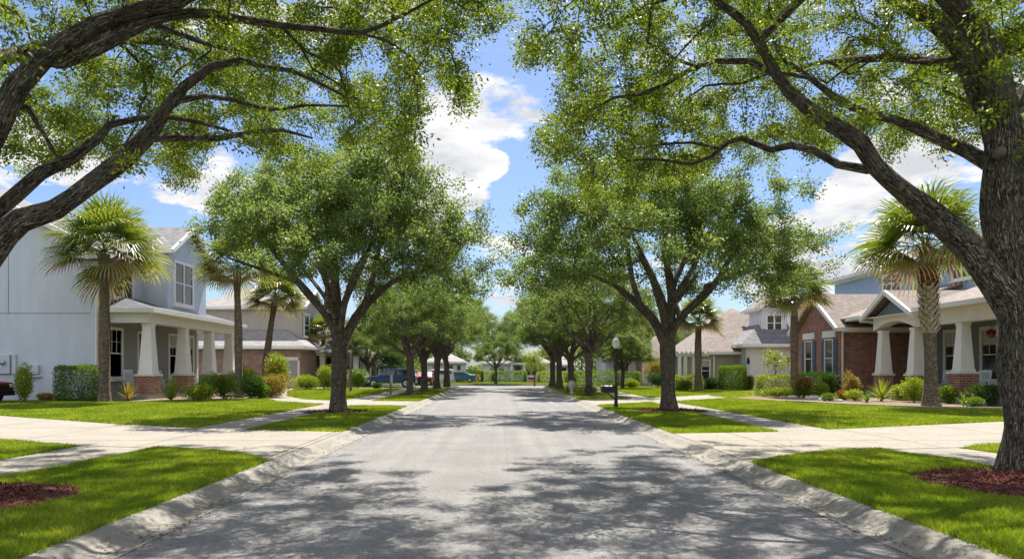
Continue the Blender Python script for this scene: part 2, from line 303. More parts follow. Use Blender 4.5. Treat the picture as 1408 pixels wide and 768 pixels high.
M = dict(
    asphalt=m_asphalt(),
    kerb=m_concrete('kerb_concrete', (.31, .285, .245), jy=3.05, w=.035, oy=.7, stain=.2),
    walk=m_concrete('sidewalk_concrete', (.325, .29, .24), jy=1.5, w=.04, oy=.4, stain=.22),
    drive=m_concrete('driveway_concrete', (.335, .30, .245), jx=3.1, jy=3.4, w=.045, ox=.85, oy=1.7, stain=.18),
    soil=plain('lawn_soil', (.055, .065, .018), .95, .4, 5, bumpd=.01, spec=.1),
    bed=plain('bed_mulch', (.22, .165, .11), .95, .4, 9, bumpd=.02, spec=.1),
    mulch=m_leaf('red_mulch', (.05, .018, .014), (.19, .068, .052), (.30, .15, .12), trans=0.0, tcol=(1, 1, 1), nscale=8, rough=.9, gloss=.1),
    litter=m_leaf('fallen_leaf', (.10, .055, .025), (.26, .17, .08), None, trans=.1, tcol=(1, 1, 1), nscale=4, rough=.8, gloss=.1),
    grass=m_leaf('grass_blade', (.06, .12, .008), (.235, .32, .022), (.50, .47, .13), trans=.42, tcol=(1.7, 1.6, .5), nscale=1.0, rough=.5, gloss=.25),
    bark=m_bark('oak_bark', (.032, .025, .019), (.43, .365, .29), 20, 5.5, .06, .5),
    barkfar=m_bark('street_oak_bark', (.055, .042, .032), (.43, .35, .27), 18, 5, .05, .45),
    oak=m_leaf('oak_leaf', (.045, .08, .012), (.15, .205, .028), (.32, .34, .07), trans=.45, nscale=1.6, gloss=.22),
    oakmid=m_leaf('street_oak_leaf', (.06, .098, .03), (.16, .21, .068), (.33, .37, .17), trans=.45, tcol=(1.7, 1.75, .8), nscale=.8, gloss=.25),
    darkleaf=m_leaf('dark_shrub_leaf', (.018, .055, .010), (.05, .11, .018), (.10, .17, .03), trans=.3, nscale=3),
    midleaf=m_leaf('shrub_leaf', (.045, .10, .010), (.12, .20, .018), (.22, .29, .03), trans=.35, nscale=3),
    limeleaf=m_leaf('lime_shrub_leaf', (.09, .15, .012), (.24, .30, .025), (.40, .42, .05), trans=.35, nscale=3),
    ochreleaf=m_leaf('ochre_shrub_leaf', (.12, .13, .02), (.32, .24, .05), (.42, .16, .07), trans=.3, nscale=3),
    redflower=m_leaf('red_flower', (.35, .02, .03), (.55, .05, .06), (.62, .15, .12), trans=.3, tcol=(1.2, .8, .8), nscale=3),
    whiteflower=m_leaf('white_flower', (.5, .5, .42), (.7, .7, .62), None, trans=.3, tcol=(1.1, 1.1, 1), nscale=3),
    palmleaf=m_leaf('palm_frond', (.07, .12, .022), (.18, .23, .045), (.42, .37, .12), trans=.35, tcol=(1.6, 1.5, .6), nscale=.9, rough=.35, gloss=.6),
    palmdry=m_leaf('dry_frond', (.16, .10, .045), (.34, .24, .11), None, trans=.3, tcol=(1.2, 1.0, .6), nscale=2),
    palmbark=m_bark('palm_bark', (.12, .09, .06), (.46, .36, .25), 5, 16, .03, .15),
    boot=plain('palm_boot', (.46, .38, .28), .9, .45, 14, bumpd=.01),
    bootred=plain('palm_boot_fibre', (.27, .12, .06), .9, .5, 14, bumpd=.01),
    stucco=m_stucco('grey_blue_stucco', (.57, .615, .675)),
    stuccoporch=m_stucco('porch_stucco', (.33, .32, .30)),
    beige=m_stucco('beige_stucco', (.42, .37, .31)),
    whitewall=m_stucco('white_stucco', (.72, .72, .72)),
    trim=plain('white_trim', (.80, .78, .74), .5, .05, 2),
    cream=plain('cream_trim', (.72, .66, .55), .55, .06, 2),
    joint=plain('stucco_joint', (.22, .24, .27), .8, .1),
    brick=m_brick('red_brick', (.33, .115, .075), (.17, .055, .042), (.46, .38, .32)),
    brickpier=m_brick('pier_brick', (.30, .105, .075), (.17, .06, .045), (.42, .37, .32)),
    bricktan=m_brick('tan_brick', (.30, .15, .10), (.20, .10, .075), (.38, .32, .26)),
    shgrey=m_shingle('grey_shingle', (.17, .165, .17), (.26, .25, .25)),
    shbrown=m_shingle('brown_shingle', (.30, .245, .205), (.21, .17, .145)),
    shpale=m_shingle('pale_shingle', (.36, .33, .30), (.27, .245, .23)),
    shdark=m_shingle('slate_shingle', (.10, .105, .12), (.15, .155, .17)),
    pinkroof=m_shingle('terracotta_shingle', (.42, .24, .2), (.34, .18, .15)),
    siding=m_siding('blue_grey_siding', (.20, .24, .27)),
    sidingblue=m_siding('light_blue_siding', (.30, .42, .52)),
    shutter=m_siding('navy_shutter', (.045, .07, .10), .07),
    glass=m_glass(),
    blind=plain('window_blind', (.45, .45, .42), .7, .1),
    garagegrey=plain('grey_garage_door', (.30, .28, .30), .6, .08, 1),
    garagewhite=plain('white_garage_door', (.74, .73, .70), .5, .05, 1),
    black=plain('black_metal', (.012, .012, .014), .4, .2, 5),
    galv=plain('grey_metal', (.40, .42, .44), .4, .1, 5, metal=.5),
    utility=plain('utility_box_paint', (.50, .54, .58), .5, .06, 5),
    wood=plain('weathered_wood', (.20, .15, .11), .85, .3, 12),
    door=plain('dark_door', (.05, .035, .03), .4, .2, 5),
    milk=plain('frosted_glass', (.85, .85, .83), .25, .03, 3),
    bluepaint=plain('navy_car_paint', (.012, .04, .14), .3, .1, 2, spec=.5),
    silverpaint=plain('silver_car_paint', (.45, .48, .52), .25, .05, 2, metal=.4),
    redpaint=plain('red_car_paint', (.22, .008, .008), .3, .1, 2, spec=.5),
    whitepaint=plain('white_car_paint', (.7, .7, .7), .25, .04, 2),
    tealpaint=plain('teal_car_paint', (.04, .13, .18), .25, .05, 2),
    rubber=plain('tyre_rubber', (.02, .02, .02), .85, .2, 8),
    rim=plain('wheel_rim', (.55, .56, .58), .3, .1, 8, metal=.7),
    chairwhite=plain('chair_paint', (.66, .70, .74), .45, .05, 6),
    stone=plain('bed_stone', (.5, .46, .4), .85, .25, 9, bumpd=.01),
    hydrant=plain('yellow_paint', (.6, .42, .03), .45, .1, 5),
    rustred=plain('brown_red_paint', (.22, .05, .03), .6, .2, 5),
)
rng = np.random.default_rng(11); random.seed(5)
# ------------------------------------------------------------------ ground, road, kerbs
RZ = -.10; KL, KR, AL, AR = -3.78, 4.04, -3.25, 3.53; YEND = 67.0; YX2 = 74.0
def sheet(name, quads, z, mat, kind='structure'):
    mb = MB()
    for pts in quads:
        n = len(pts); mb.add([(x, y, z) for x, y in pts], [tuple(range(n))])
    return tag(mb.build(name, mat), kind=kind)
B = 500
sheet('lawn_ground', [[(-B, -60), (KL, -60), (KL, YEND), (-B, YEND)], [(KR, -60), (B, -60), (B, YEND), (KR, YEND)], [(-B, YX2), (B, YX2), (B, 900), (-B, 900)]], 0, M['soil'])
sheet('road', [[(AL - .02, -60), (AR + .02, -60), (AR + .02, YEND + .3), (AL - .02, YEND + .3)], [(-B, YEND + .3), (B, YEND + .3), (B, YX2), (-B, YX2)]], RZ, M['asphalt'])
def kerb(name, s, xa, xk):
    prof = [(xa, RZ + .006), (xa + s * .16, RZ - .004), (xk - s * .26, RZ + .015), (xk - s * .19, RZ + .05), (xk - s * .13, -.012), (xk - s * .07, .008), (xk + s * .02, .010), (xk + s * .02, -.2)]
    ys = [-60, 0, 5, 10, 15, 20, 30, 40, YEND]; mb = MB(); n = len(prof)
    vs = [(x, y, z) for y in ys for x, z in prof]
    mb.add(vs, [(i * n + k, i * n + k + 1, (i + 1) * n + k + 1, (i + 1) * n + k) if s > 0 else (i * n + k + 1, i * n + k, (i + 1) * n + k, (i + 1) * n + k + 1) for i in range(len(ys) - 1) for k in range(n - 1)])
    return tag(mb.build(name, M['kerb'], smooth=False), kind='structure')
kerb('kerb_left', -1, AL, KL); kerb('kerb_right', 1, AR, KR)
mb = MB()
mb.box(-60, KL, YEND - .1, YEND + .3, RZ - .1, .01); mb.box(KR, 60, YEND - .1, YEND + .3, RZ - .1, .01); mb.box(-60, 60, YX2 - .3, YX2 + .1, RZ - .1, .01)
tag(mb.build('kerb_cross', M['kerb']), kind='structure')
# sidewalks
SWL = [(-6.9, -20), (-6.85, 9.5), (-6.55, 13.8), (-6.3, 17.9), (-6.2, 30), (-6.1, YEND)]
SWLo = [(-8.3, -20), (-8.25, 9.5), (-8.2, 14.3), (-7.75, 18.5), (-7.6, 30), (-7.5, YEND)]
SWR = [(7.8, -20), (7.6, 10.9), (7.45, 12.3), (7.05, 13.6), (6.72, 17.4), (6.8, 30), (6.8, YEND)]
SWRo = [(9.3, -20), (9.1, 10.9), (8.95, 12.3), (8.75, 13.9), (8.2, 18.1), (8.05, 30), (8.05, YEND)]
def strip(name, a, b, z, mat):
    qs = []
    m = min(len(a), len(b))
    for i in range(m - 1): qs.append([a[i], b[i], b[i + 1], a[i + 1]])
    return sheet(name, qs, z, mat)
strip('sidewalk_left', SWL, SWLo, .012, M['walk']); strip('sidewalk_right', SWR, SWRo, .012, M['walk'])
DL1 = [(KL, 11.9), (-4.4, 12.7), (-5.2, 13.3), (-6.55, 13.85), (-8.3, 14.3), (-10.6, 15.5), (-20, 18.2), (-36, 21), (-36, 29), (-20, 24.6), (-16, 23.4), (-10.7, 20), (-7.7, 18.5), (-6.0, 17.9), (KL, 17.4)]
DR1 = [(KR, 11.7), (4.75, 12.4), (5.7, 13.1), (7.05, 13.55), (8.9, 13.95), (9.5, 14.4), (10.8, 15.0), (20, 18), (36, 22), (36, 31), (20, 23.2), (14.35, 20.8), (8.26, 18.1), (6.66, 17.4), (KR, 16.95)]
DL2 = [(KL, 29.6), (-6.2, 30.2), (-7.7, 31.6), (-10.3, 34.0), (-13.6, 41), (-16.4, 50), (-18.2, 59.9), (-16.5, 59.9), (-14.6, 50), (-12, 41), (-9.9, 36.6), (-8.5, 35.4), (-6.5, 34.7), (KL, 34.2)]
DR2 = [(KR, 30.4), (7.1, 33.3), (13.5, 39.5), (19.8, 50), (21.3, 53.9), (18.7, 53.9), (14.4, 45.5), (7.2, 37.3), (KR, 36.2)]
def drive(name, poly, z=.008): return sheet(name, [poly], z, M['drive'])
# the aprons are concave: triangulate through bmesh
import bmesh
def drive(name, poly, z=.018, mat=None):
    bm = bmesh.new(); vs_ = [bm.verts.new((x, y, z)) for x, y in poly]; f = bm.faces.new(vs_)
    if f.normal.z < 0: f.normal_flip()
    bmesh.ops.triangulate(bm, faces=[f]); me = bpy.data.meshes.new(name); bm.to_mesh(me); bm.free(); me.materials.append(mat or M['drive'])
    return tag(link(name, me), kind='structure')
drive('driveway_near_left', DL1); drive('driveway_near_right', DR1); drive('driveway_far_left', DL2); drive('driveway_far_right', DR2)
sheet('driveway_parking', [[(KL, 58), (KL, 62), (-22, 62), (-22, 58)]], .018, M['drive'])
# planting beds
BL = [(-30, 33.9), (-21.2, 34.0), (-18.5, 33.0), (-16.2, 33.8), (-14.2, 35.2), (-12.7, 37.5), (-12.9, 41.5), (-14.2, 46), (-16.2, 49.5), (-20.5, 50), (-21, 36.2), (-30, 36.2)]
BR = [(11.9, 41.5), (12.3, 37.5), (13.4, 34.0), (14.6, 30.2), (16.6, 28.0), (20.6, 27.2), (30, 27), (30, 29), (21.2, 29), (20.8, 42.8), (19.9, 42.9), (19.5, 50), (17.2, 50.5), (15.2, 48.6)]
drive('planting_bed_left', BL, .022, M['bed']); drive('planting_bed_right', BR, .022, M['bed'])
mb = MB()
for a, b in zip(BR[2:6], BR[3:7]): mb.bar((a[0], a[1], .04), (b[0], b[1], .04), .14, .10)
tag(mb.build('bed_edging', M['kerb'], bevel=.01), kind='structure')

def pip(poly, x, y):
    ins = np.zeros(len(x), bool); n = len(poly)
    for i in range(n):
        x1, y1 = poly[i]; x2, y2 = poly[(i + 1) % n]
        if y1 == y2: continue
        c = ((y1 > y) != (y2 > y)) & (x < (x2 - x1) * (y - y1) / (y2 - y1) + x1); ins ^= c
    return ins
def vis(x, y, m=.6): return (x > (-m - .69 * y) * 1.02 - .2) & (x < .73 * y + m + .4)
LAWNS = [
 ([(KL - .01, 4.5), (KL - .01, 11.9), (-4.4, 12.7), (-5.2, 13.3), (-6.52, 13.8), (-6.85, 9.5), (-6.9, 4.5)], 9500),
 ([(-8.22, 4.5), (-8.25, 9.5), (-8.3, 14.25), (-10.6, 15.4), (-20, 18.1), (-20, 4.5)], 4500),
 ([(KL - .01, 17.4), (-6.0, 17.9), (-6.27, 18), (-6.17, 30.1), (KL - .01, 29.6)], 3000),
 ([(-7.78, 18.55), (-7.62, 31.5), (-10.5, 34.1), (-12.7, 37.5), (-14.2, 35.2), (-16.2, 33.8), (-18.5, 33), (-21.2, 34), (-36, 33.9), (-36, 29.1), (-20, 24.7), (-16, 23.5), (-10.7, 20.1)], 1300),
 ([(KR + .01, 4.5), (KR + .01, 11.7), (4.75, 12.4), (5.7, 13.1), (7.03, 13.5), (7.43, 12.3), (7.58, 10.9), (7.7, 4.5)], 9500),
 ([(9.15, 4.5), (9.1, 10.9), (8.9, 13.9), (9.5, 14.3), (10.8, 14.9), (20, 17.9), (20, 4.5)], 3500),
 ([(KR + .01, 16.95), (6.66, 17.4), (6.78, 30), (6.9, 33), (KR + .01, 30.3)], 3000),
 ([(8.26, 18.15), (14.35, 20.9), (20, 23.3), (36, 31.1), (36, 27), (20.6, 27.1), (16.6, 27.9), (14.6, 30.1), (13.4, 33.9), (12.2, 37.5), (7.9, 33.6), (8.07, 30)], 1300),
 ([(KL - .01, 34.3), (-6.1, 34.7), (-6.1, 57.9), (KL - .01, 57.9)], 700),
 ([(-7.55, 35.3), (-9.9, 36.7), (-12, 41.1), (-14.6, 50), (-16.2, 57.9), (-7.5, 57.9)], 500),
 ([(-12.7, 37.6), (-10.4, 34.2), (-13.6, 41), (-16.4, 50), (-18, 59), (-20, 59), (-20, 50.2), (-16.2, 49.5), (-14.2, 46), (-12.9, 41.5)], 500),
 ([(KR + .01, 36.3), (6.8, 37.3), (6.8, 66), (KR + .01, 66)], 700),
 ([(8.05, 38.2), (14.3, 45.6), (18.6, 53.9), (18, 64), (8.05, 64)], 450),
 ([(8.05, 34.3), (13.4, 39.6), (19.7, 50), (17.2, 50.5), (15.2, 48.6), (11.9, 41.5), (12.2, 37.6)], 600),
 ([(-14, 74.2), (14, 74.2), (14, 84), (-14, 84)], 160),
]
RINGS = [(-6.15, 8.35, 1.25, 1.1), (7.0, 9.45, 1.5, 1.45), (-5.65, 25.4, 1.15, 1.0), (6.13, 26.3, 1.35, 1.1), (-5.15, 42.9, .8, .8), (5.2, 41.7, .8, .8)]
vv, rr = [], []
for poly, dens in LAWNS:
    xs = [p[0] for p in poly]; ys = [p[1] for p in poly]; x0, x1, y0, y1 = min(xs), max(xs), min(ys), max(ys)
    n = int((x1 - x0) * (y1 - y0) * dens); x = rng.uniform(x0, x1, n); y = rng.uniform(y0, y1, n)
    k = pip(poly, x, y) & vis(x, y)
    x, y = x[k], y[k]
    edge = 1 + .05 * np.sin(x * 9) + .07 * np.sin(y * 7 + x * 3)
    for rx, ry, ra, rb in RINGS:
        q = ((x - rx) / ra) ** 2 + ((y - ry) / rb) ** 2; k = q > edge[:len(q)] * .96
        x, y, edge = x[k], y[k], edge[k]
    x = x + rng.normal(0, .022, len(x)); y = y + rng.normal(0, .022, len(y)); n = len(x); s = np.clip(np.sqrt(y / 9.0), .85, 2.3)
    # grass clumps: height varies in patches
    pat = .5 + .25 * np.sin(x * 2.3 + 1.2 * np.sin(y * 1.7)) + .25 * np.sin(y * 2.9 + 1.5 * np.sin(x * 3.1))
    h = rng.uniform(.03, .085, n) * (.8 + .45 * pat) * np.where(y > 16, 1.0, .95); w = .0044 * s * 1.35 * rng.uniform(.7, 1.3, n)
    a = rng.uniform(0, 2 * np.pi, n); ln = h * rng.uniform(.15, 1.1, n); b = rng.uniform(0, 2 * np.pi, n)
    c = np.stack([x, y, np.full(n, .0)], 1); wv = np.stack([np.cos(a) * w, np.sin(a) * w, np.zeros(n)], 1)
    tip = c + np.stack([np.cos(b) * ln, np.sin(b) * ln, h], 1)
    vv.append(np.stack([c - wv, c + wv, tip], 1)); rr.append(np.clip(.0 + .35 * pat + rng.uniform(-.15, .75, n), 0, 1))
gme = fast_mesh('grass', np.concatenate(vv), 3, M['grass'], np.concatenate(rr)); tag(link('grass', gme), 'bright green mown grass blades covering the lawns', kind='stuff')

# ------------------------------------------------------------------ leaves, tubes, trees
def unit(a): return a / np.maximum(np.linalg.norm(a, axis=1, keepdims=True), 1e-9)
def leaves(name, c, size, mat, rg, aspect=.5, up=.5, crnd=None, dirs=None):
    n = len(c); d = unit(rg.normal(size=(n, 3))) if dirs is None else unit(dirs + rg.normal(size=(n, 3)) * .55)
    nn = rg.normal(size=(n, 3)); nn[:, 2] += up * 2; s = unit(np.cross(d, nn)); nn = np.cross(s, d)
    Ln = (size * rg.uniform(.7, 1.3, n))[:, None] if not hasattr(size, '__len__') else size[:, None]
    Wd = Ln * aspect * .5; mid = c + d * Ln * .45
    v = np.stack([c, mid + s * Wd + nn * Ln * .08, c + d * Ln, mid - s * Wd + nn * Ln * .08], 1)
    r = rg.uniform(0, 1, n) * .4 + (rg.uniform(0, .6, n) if crnd is None else crnd * .6)
    return fast_mesh(name, v, 4, mat, r)
class Tubes:
    def __init__(s): s.V = []; s.F = []; s.UV = []; s.nv = 0
    def add(s, pts, rs, n):
        pts = np.asarray(pts, float); m = len(pts)
        t = np.gradient(pts, axis=0); t = unit(t)
        ref = np.cross(t[0], [0, 0, 1.0]) if abs(t[0][2]) < .9 else np.cross(t[0], [1.0, 0, 0]); ref /= np.linalg.norm(ref)
        L_ = 0.0; a = np.arange(n + 1) * 2 * math.pi / n; R0 = max(float(rs[0]), .02)
        for i in range(m):
            ref = ref - t[i] * ref.dot(t[i]); ref /= max(np.linalg.norm(ref), 1e-9); o = np.cross(t[i], ref)
            r = rs[i] * (1 + (.10 * np.sin(a * 2 + i * .9) + .05 * np.sin(a * 3 - i * 1.3)) * (1 if rs[i] > .06 else 0))
            s.V.append(pts[i] + (np.outer(np.cos(a), ref) + np.outer(np.sin(a), o)) * np.atleast_1d(r)[:, None])
            if i: L_ += np.linalg.norm(pts[i] - pts[i - 1])
            s.UV.append(np.stack([a * .5 * max(round(R0 * 8) / 4, .12), np.full(n + 1, L_)], 1))
        b = s.nv; i = np.arange(m - 1)[:, None] * (n + 1); k = np.arange(n)[None, :]
        s.F.append(np.stack([b + i + k, b + i + k + 1, b + i + n + 1 + k + 1, b + i + n + 1 + k], -1).reshape(-1, 4)); s.nv += m * (n + 1)
    def mesh(s, name, mat):
        V = np.concatenate(s.V); F = np.concatenate(s.F).astype(np.int32); UV = np.concatenate(s.UV)
        me = bpy.data.meshes.new(name); me.vertices.add(len(V)); me.vertices.foreach_set('co', V.astype(np.float32).ravel())
        me.loops.add(F.size); me.loops.foreach_set('vertex_index', F.ravel()); me.polygons.add(len(F))
        me.polygons.foreach_set('loop_start', np.arange(0, F.size, 4, dtype=np.int32)); me.polygons.foreach_set('loop_total', np.full(len(F), 4, np.int32))
        uv = me.uv_layers.new(name='UVMap'); uv.data.foreach_set('uv', UV[F.ravel()].astype(np.float32).ravel())
        me.polygons.foreach_set('use_smooth', np.ones(len(F), bool)); me.materials.append(mat); me.update(calc_edges=True); return me
def smooth_line(pts, step):
    """Catmull-Rom through (x,y,z,r)"""
    p = np.asarray(pts, float); out = []
    q = np.vstack([2 * p[0] - p[1], p, 2 * p[-1] - p[-2]])
    for i in range(1, len(q) - 2):
        n = max(1, int(np.linalg.norm(q[i + 1][:3] - q[i][:3]) / step))
        for k in range(n):
            t = k / n
            out.append(.5 * (2 * q[i] + (q[i + 1] - q[i - 1]) * t + (2 * q[i - 1] - 5 * q[i] + 4 * q[i + 1] - q[i + 2]) * t * t + (3 * q[i] - q[i - 1] - 3 * q[i + 1] + q[i + 2]) * t ** 3))
    out.append(q[-2]); return np.array(out)
def grow(limbs, tips, rg, step=.25, twig=.006, expo=2.3, wob=.12, near_root=None, back=.7):
    pos, par, man = [], [], []
    for L0 in limbs:
        pl = smooth_line(L0, step)
        if pos:
            d = np.linalg.norm(np.array(pos) - pl[0][:3], axis=1); j = int(np.argmin(d)); pr = j; pl = pl[1:] if d[j] < .12 else pl
        else: pr = -1
        for q in pl: pos.append(q[:3].copy()); par.append(pr); man.append(max(q[3], .004)); pr = len(pos) - 1
    nm = len(pos)
    base = np.array(pos)
    ok_from = near_root if near_root is not None else 0
    dt = np.array([np.min(np.linalg.norm(base - t, axis=1)) for t in tips]); order = np.argsort(dt)
    cap = nm + len(tips) * 14; A = np.zeros((cap, 3)); D = np.zeros((cap, 3)); A[:nm] = base
    for i in range(nm): D[i] = base[i] - base[par[i]] if par[i] >= 0 else (0, 0, 1)
    D[:nm] = unit(D[:nm]); na = nm; okm = np.ones(cap, bool); okm[:nm] = base[:, 2] > ok_from
    depth = np.zeros(cap)
    ends = []
    for ti in order:
        t = tips[ti]; df = t - A[:na]; dist = np.linalg.norm(df, axis=1); cs = (df * D[:na]).sum(1) / np.maximum(dist, 1e-6)
        cost = dist * (1 + back * (1 - cs)) + .25 * depth[:na]; cost[~okm[:na]] = 1e9; j = int(np.argmin(cost)); ln = dist[j]
        n = max(2, min(12, int(ln / step))); p0 = A[j]; c1 = p0 + (D[j] * .55 + unit(rg.normal(size=(1, 3)))[0] * .25) * ln * .5; c2 = t - (t - c1) * .35 + np.array([0, 0, .06 * ln]) ; pr = j
        for k in range(1, n + 1):
            u = k / n; q = (1 - u) ** 3 * p0 + 3 * (1 - u) ** 2 * u * c1 + 3 * (1 - u) * u * u * c2 + u ** 3 * t
            if k < n: q = q + rg.normal(size=3) * wob * ln / n * .6
            A[na] = q; dd = q - A[pr]; D[na] = dd / max(np.linalg.norm(dd), 1e-6); depth[na] = depth[j] + (1.0 if k == 1 else 0) * .5
            par.append(pr); man.append(0); pr = na; na += 1
        ends.append(na - 1)
    pos = A[:na]; par = np.array(par); acc = np.zeros(na)
    kids = [[] for _ in range(na)]
    for i in range(na):
        if par[i] >= 0: kids[par[i]].append(i)
    r = np.zeros(na)
    for i in range(na - 1, -1, -1):
        v = twig ** expo if not kids[i] else sum(r[k] ** expo for k in kids[i]); r[i] = v ** (1 / expo)
        if man[i] > 0: pass
    man = np.array(man)
    rr = np.where(man > 0, man, r)
    for i in range(na):  # auto twigs never thicker than what carries them
        if par[i] >= 0 and man[i] == 0: rr[i] = min(rr[i], rr[par[i]] * .92)
    return pos, par, kids, rr, ends, nm
def tubes_of(pos, par, kids, rr, nm, minr=.0):
    T = Tubes(); done = np.zeros(len(pos), bool)
    starts = [0] + [k for i in range(len(pos)) for k in kids[i] if not (k == (max(kids[i], key=lambda q: (q < nm and i < nm and q == i + 1, rr[q]))))]
    for s0 in starts:
        ch = [par[s0], s0] if par[s0] >= 0 else [s0]; i = s0
        while kids[i]:
            i = max(kids[i], key=lambda q: (q < nm and i < nm and q == i + 1, rr[q])); ch.append(i)
        if len(ch) < 2 or rr[s0] < minr: continue
        rs = rr[ch].copy()
        if par[s0] >= 0: rs[0] = min(rs[0], rs[1] * 1.25)
        R = rs.max(); T.add(pos[ch], rs, 14 if R > .2 else 10 if R > .08 else 7 if R > .03 else 4 if R > .012 else 3)
    return T
def cluster_leaves(pos, ends, par, rg, per, sig, flat=.6):
    cs, ds, cr = [], [], []
    for e in ends:
        k = int(per * rg.uniform(.5, 1.5)); p = par[e]; p2 = par[p] if par[p] >= 0 else p
        u = rg.uniform(0, 1, (k, 1)) ** .6; base = pos[p2] * (1 - u) + pos[e] * u
        off = rg.normal(size=(k, 3)) * sig * (.45 + .55 * u); off[:, 2] *= flat
        cs.append(base + off); d = pos[e] - pos[p2]; d = d / max(np.linalg.norm(d), 1e-6); ds.append(np.repeat(d[None], k, 0) * .6 + unit(off) * .8); cr.append(np.full(k, rg.uniform(0, 1)))
    return np.concatenate(cs), np.concatenate(ds), np.concatenate(cr)

# ---- the two big oaks whose limbs arch over the street
def near_tree(name, label, root, limbs, outline, xr, ntips, rg, rootz, per=96, leafs=.056, off_box=None):
    poly = outline; T_ = []; cnt = 0
    while len(T_) < ntips:
        n = 6000; X = rg.uniform(xr[0], xr[1], n); Y = rg.uniform(4.5, 19.5, n) ; Z = rg.uniform(3.6, 10.0, n)
        px = HX + X / Y * F0; py = HY - (Z - CAMH) / Y * F0
        # a live oak's crown: a broad dome, leaves mostly in its outer shell
        cx, cyy = root[0] * .72, 11.3; q = ((X - cx) / 7.8) ** 2 + ((Y - cyy) / 8.3) ** 2 + ((Z - 4.0) / 5.6) ** 2
        k = (q < 1) & (rg.uniform(0, 1, n) < .35 + .65 * q) & pip(poly, px, py)
        nz = np.sin(X * 1.9 + 1.1 * np.sin(Y * 1.3)) * np.sin(Y * 1.7 + .8 * np.sin(Z * 2.1)) * np.sin(Z * 2.3 + X)
        k &= nz > -.05; k &= (rg.uniform(0, 1, n) < .04 + .96 * np.clip((Y - 7.6) / 3.2, 0, 1)) | ((py < -60) & (rg.uniform(0, 1, n) < .8))
        T_ += list(np.stack([X, Y, Z], 1)[k]); cnt += 1
        if cnt > 60: break
    tips = np.array(T_[:ntips])
    pos, par, kids, rr, ends, nm = grow(limbs, tips, rg, step=.22, twig=.006, expo=2.15, wob=.3, near_root=rootz)
    e = empty(name, root, 0, label, 'tree', 'oaks arching over the street'); o = np.array(root)
    T = tubes_of(pos - o, par, kids, rr, nm); link('trunk', T.mesh('trunk', M['bark']), e)
    # leaves on tips and on inner twig nodes
    inner = [i for i in range(nm, len(pos)) if rr[i] < .012 and rg.uniform() < .22]
    c, d, cr = cluster_leaves(pos - o, list(ends) + inner, par, rg, per, .115)
    link('crown', leaves('crown', c, leafs, M['oak'], rg, .5, .35, cr, d), e); return e
def pl(pts, y0, y1=None):
    """picture-plane sketch of a limb at real distances: (px, py, width px[, Y])"""
    out = []; n = len(pts); y1 = y0 if y1 is None else y1
    for i, q in enumerate(pts):
        Y = q[3] if len(q) > 3 else y0 + (y1 - y0) * i / max(n - 1, 1); p = P(q[0], q[1], Y); out.append((p.x, p.y, p.z, q[2] * Y / F0 / 2))
    return out
LR = (-6.25, 8.3, 0)
LL = [
 [(-6.25, 8.3, -.05, .48), (-6.25, 8.3, .25, .36), (-6.3, 8.3, 1.0, .31), (-6.35, 8.3, 1.8, .30), (-6.3, 8.3, 2.6, .27), (-6.2, 8.3, 3.5, .22), (-6.15, 8.1, 4.6, .19), (-6.0, 7.8, 6.0, .15), (-5.9, 7.5, 7.6, .09), (-5.8, 7.2, 9.0, .04)],
 [(-6.33, 8.3, 1.95, .17)] + pl([(-15, 350, 34), (30, 303, 31), (75, 288, 29), (125, 252, 26), (170, 220, 24), (200, 190, 21), (228, 150, 17), (255, 118, 15), (290, 92, 12), (330, 83, 9), (365, 92, 7), (400, 97, 6), (440, 115, 5), (475, 133, 3)], 8.4, 9.6),
 [(-6.3, 8.3, 2.5, .13)] + pl([(-15, 300, 20), (20, 270, 19), (55, 238, 17), (100, 216, 15), (135, 190, 12), (150, 172, 10), (190, 163, 8), (240, 162, 5)], 8.7, 9.8),
 [(-6.2, 8.3, 3.4, .17)] + pl([(-5, 172, 32), (25, 118, 31), (60, 80, 29), (95, 55, 27), (140, 30, 24), (190, 14, 20), (245, 2, 17), (290, -25, 13), (340, -70, 9), (400, -140, 5)], 8.3, 8.9),
 pl([(85, 88, 18), (130, 68, 20), (175, 42, 18), (230, 22, 15), (290, 19, 12), (340, 28, 11), (385, 35, 9), (440, 40, 8), (495, 45, 7), (540, 28, 5), (575, 10, 4), (620, -15, 3)], 8.5, 9.6),
 pl([(208, 192, 12), (250, 188, 11), (300, 190, 9), (340, 183, 7), (390, 179, 5), (430, 190, 3)], 8.9, 9.8),
 pl([(246, 138, 10), (280, 132, 8), (320, 137, 6), (370, 151, 5), (420, 145, 4), (480, 146, 2.5)], 9.0, 10.2),
 pl([(215, 158, 8), (260, 166, 6), (310, 178, 4), (350, 200, 2.5)], 9.0, 10.5),
 pl([(390, 36, 6), (412, 62, 5), (430, 95, 4), (460, 112, 3), (490, 135, 2)], 9.2, 9.9),
 pl([(495, 45, 5), (530, 55, 4), (560, 75, 3), (585, 95, 2)], 9.5, 9.8),
 pl([(205, 30, 10), (250, 48, 8), (290, 62, 6), (345, 75, 4)], 8.7, 10.5),
 pl([(40, 150, 9), (55, 175, 7), (72, 205, 5), (78, 215, 4)], 8.5, 8.5),
 [(-6.0, 7.8, 6.0, .10), (-5.0, 9.3, 7.0, .08), (-3.8, 11.3, 7.9, .05), (-2.6, 13.2, 8.3, .02)],
 [(-6.15, 8.1, 4.8, .10), (-6.0, 9.9, 5.9, .08), (-5.6, 12, 6.9, .06), (-5.6, 14.6, 7.6, .04), (-6.2, 17.0, 7.9, .02)],
 [(-6.1, 8.0, 5.2, .10), (-7.6, 8.8, 6.5, .07), (-9.2, 9.6, 7.4, .03)],
]
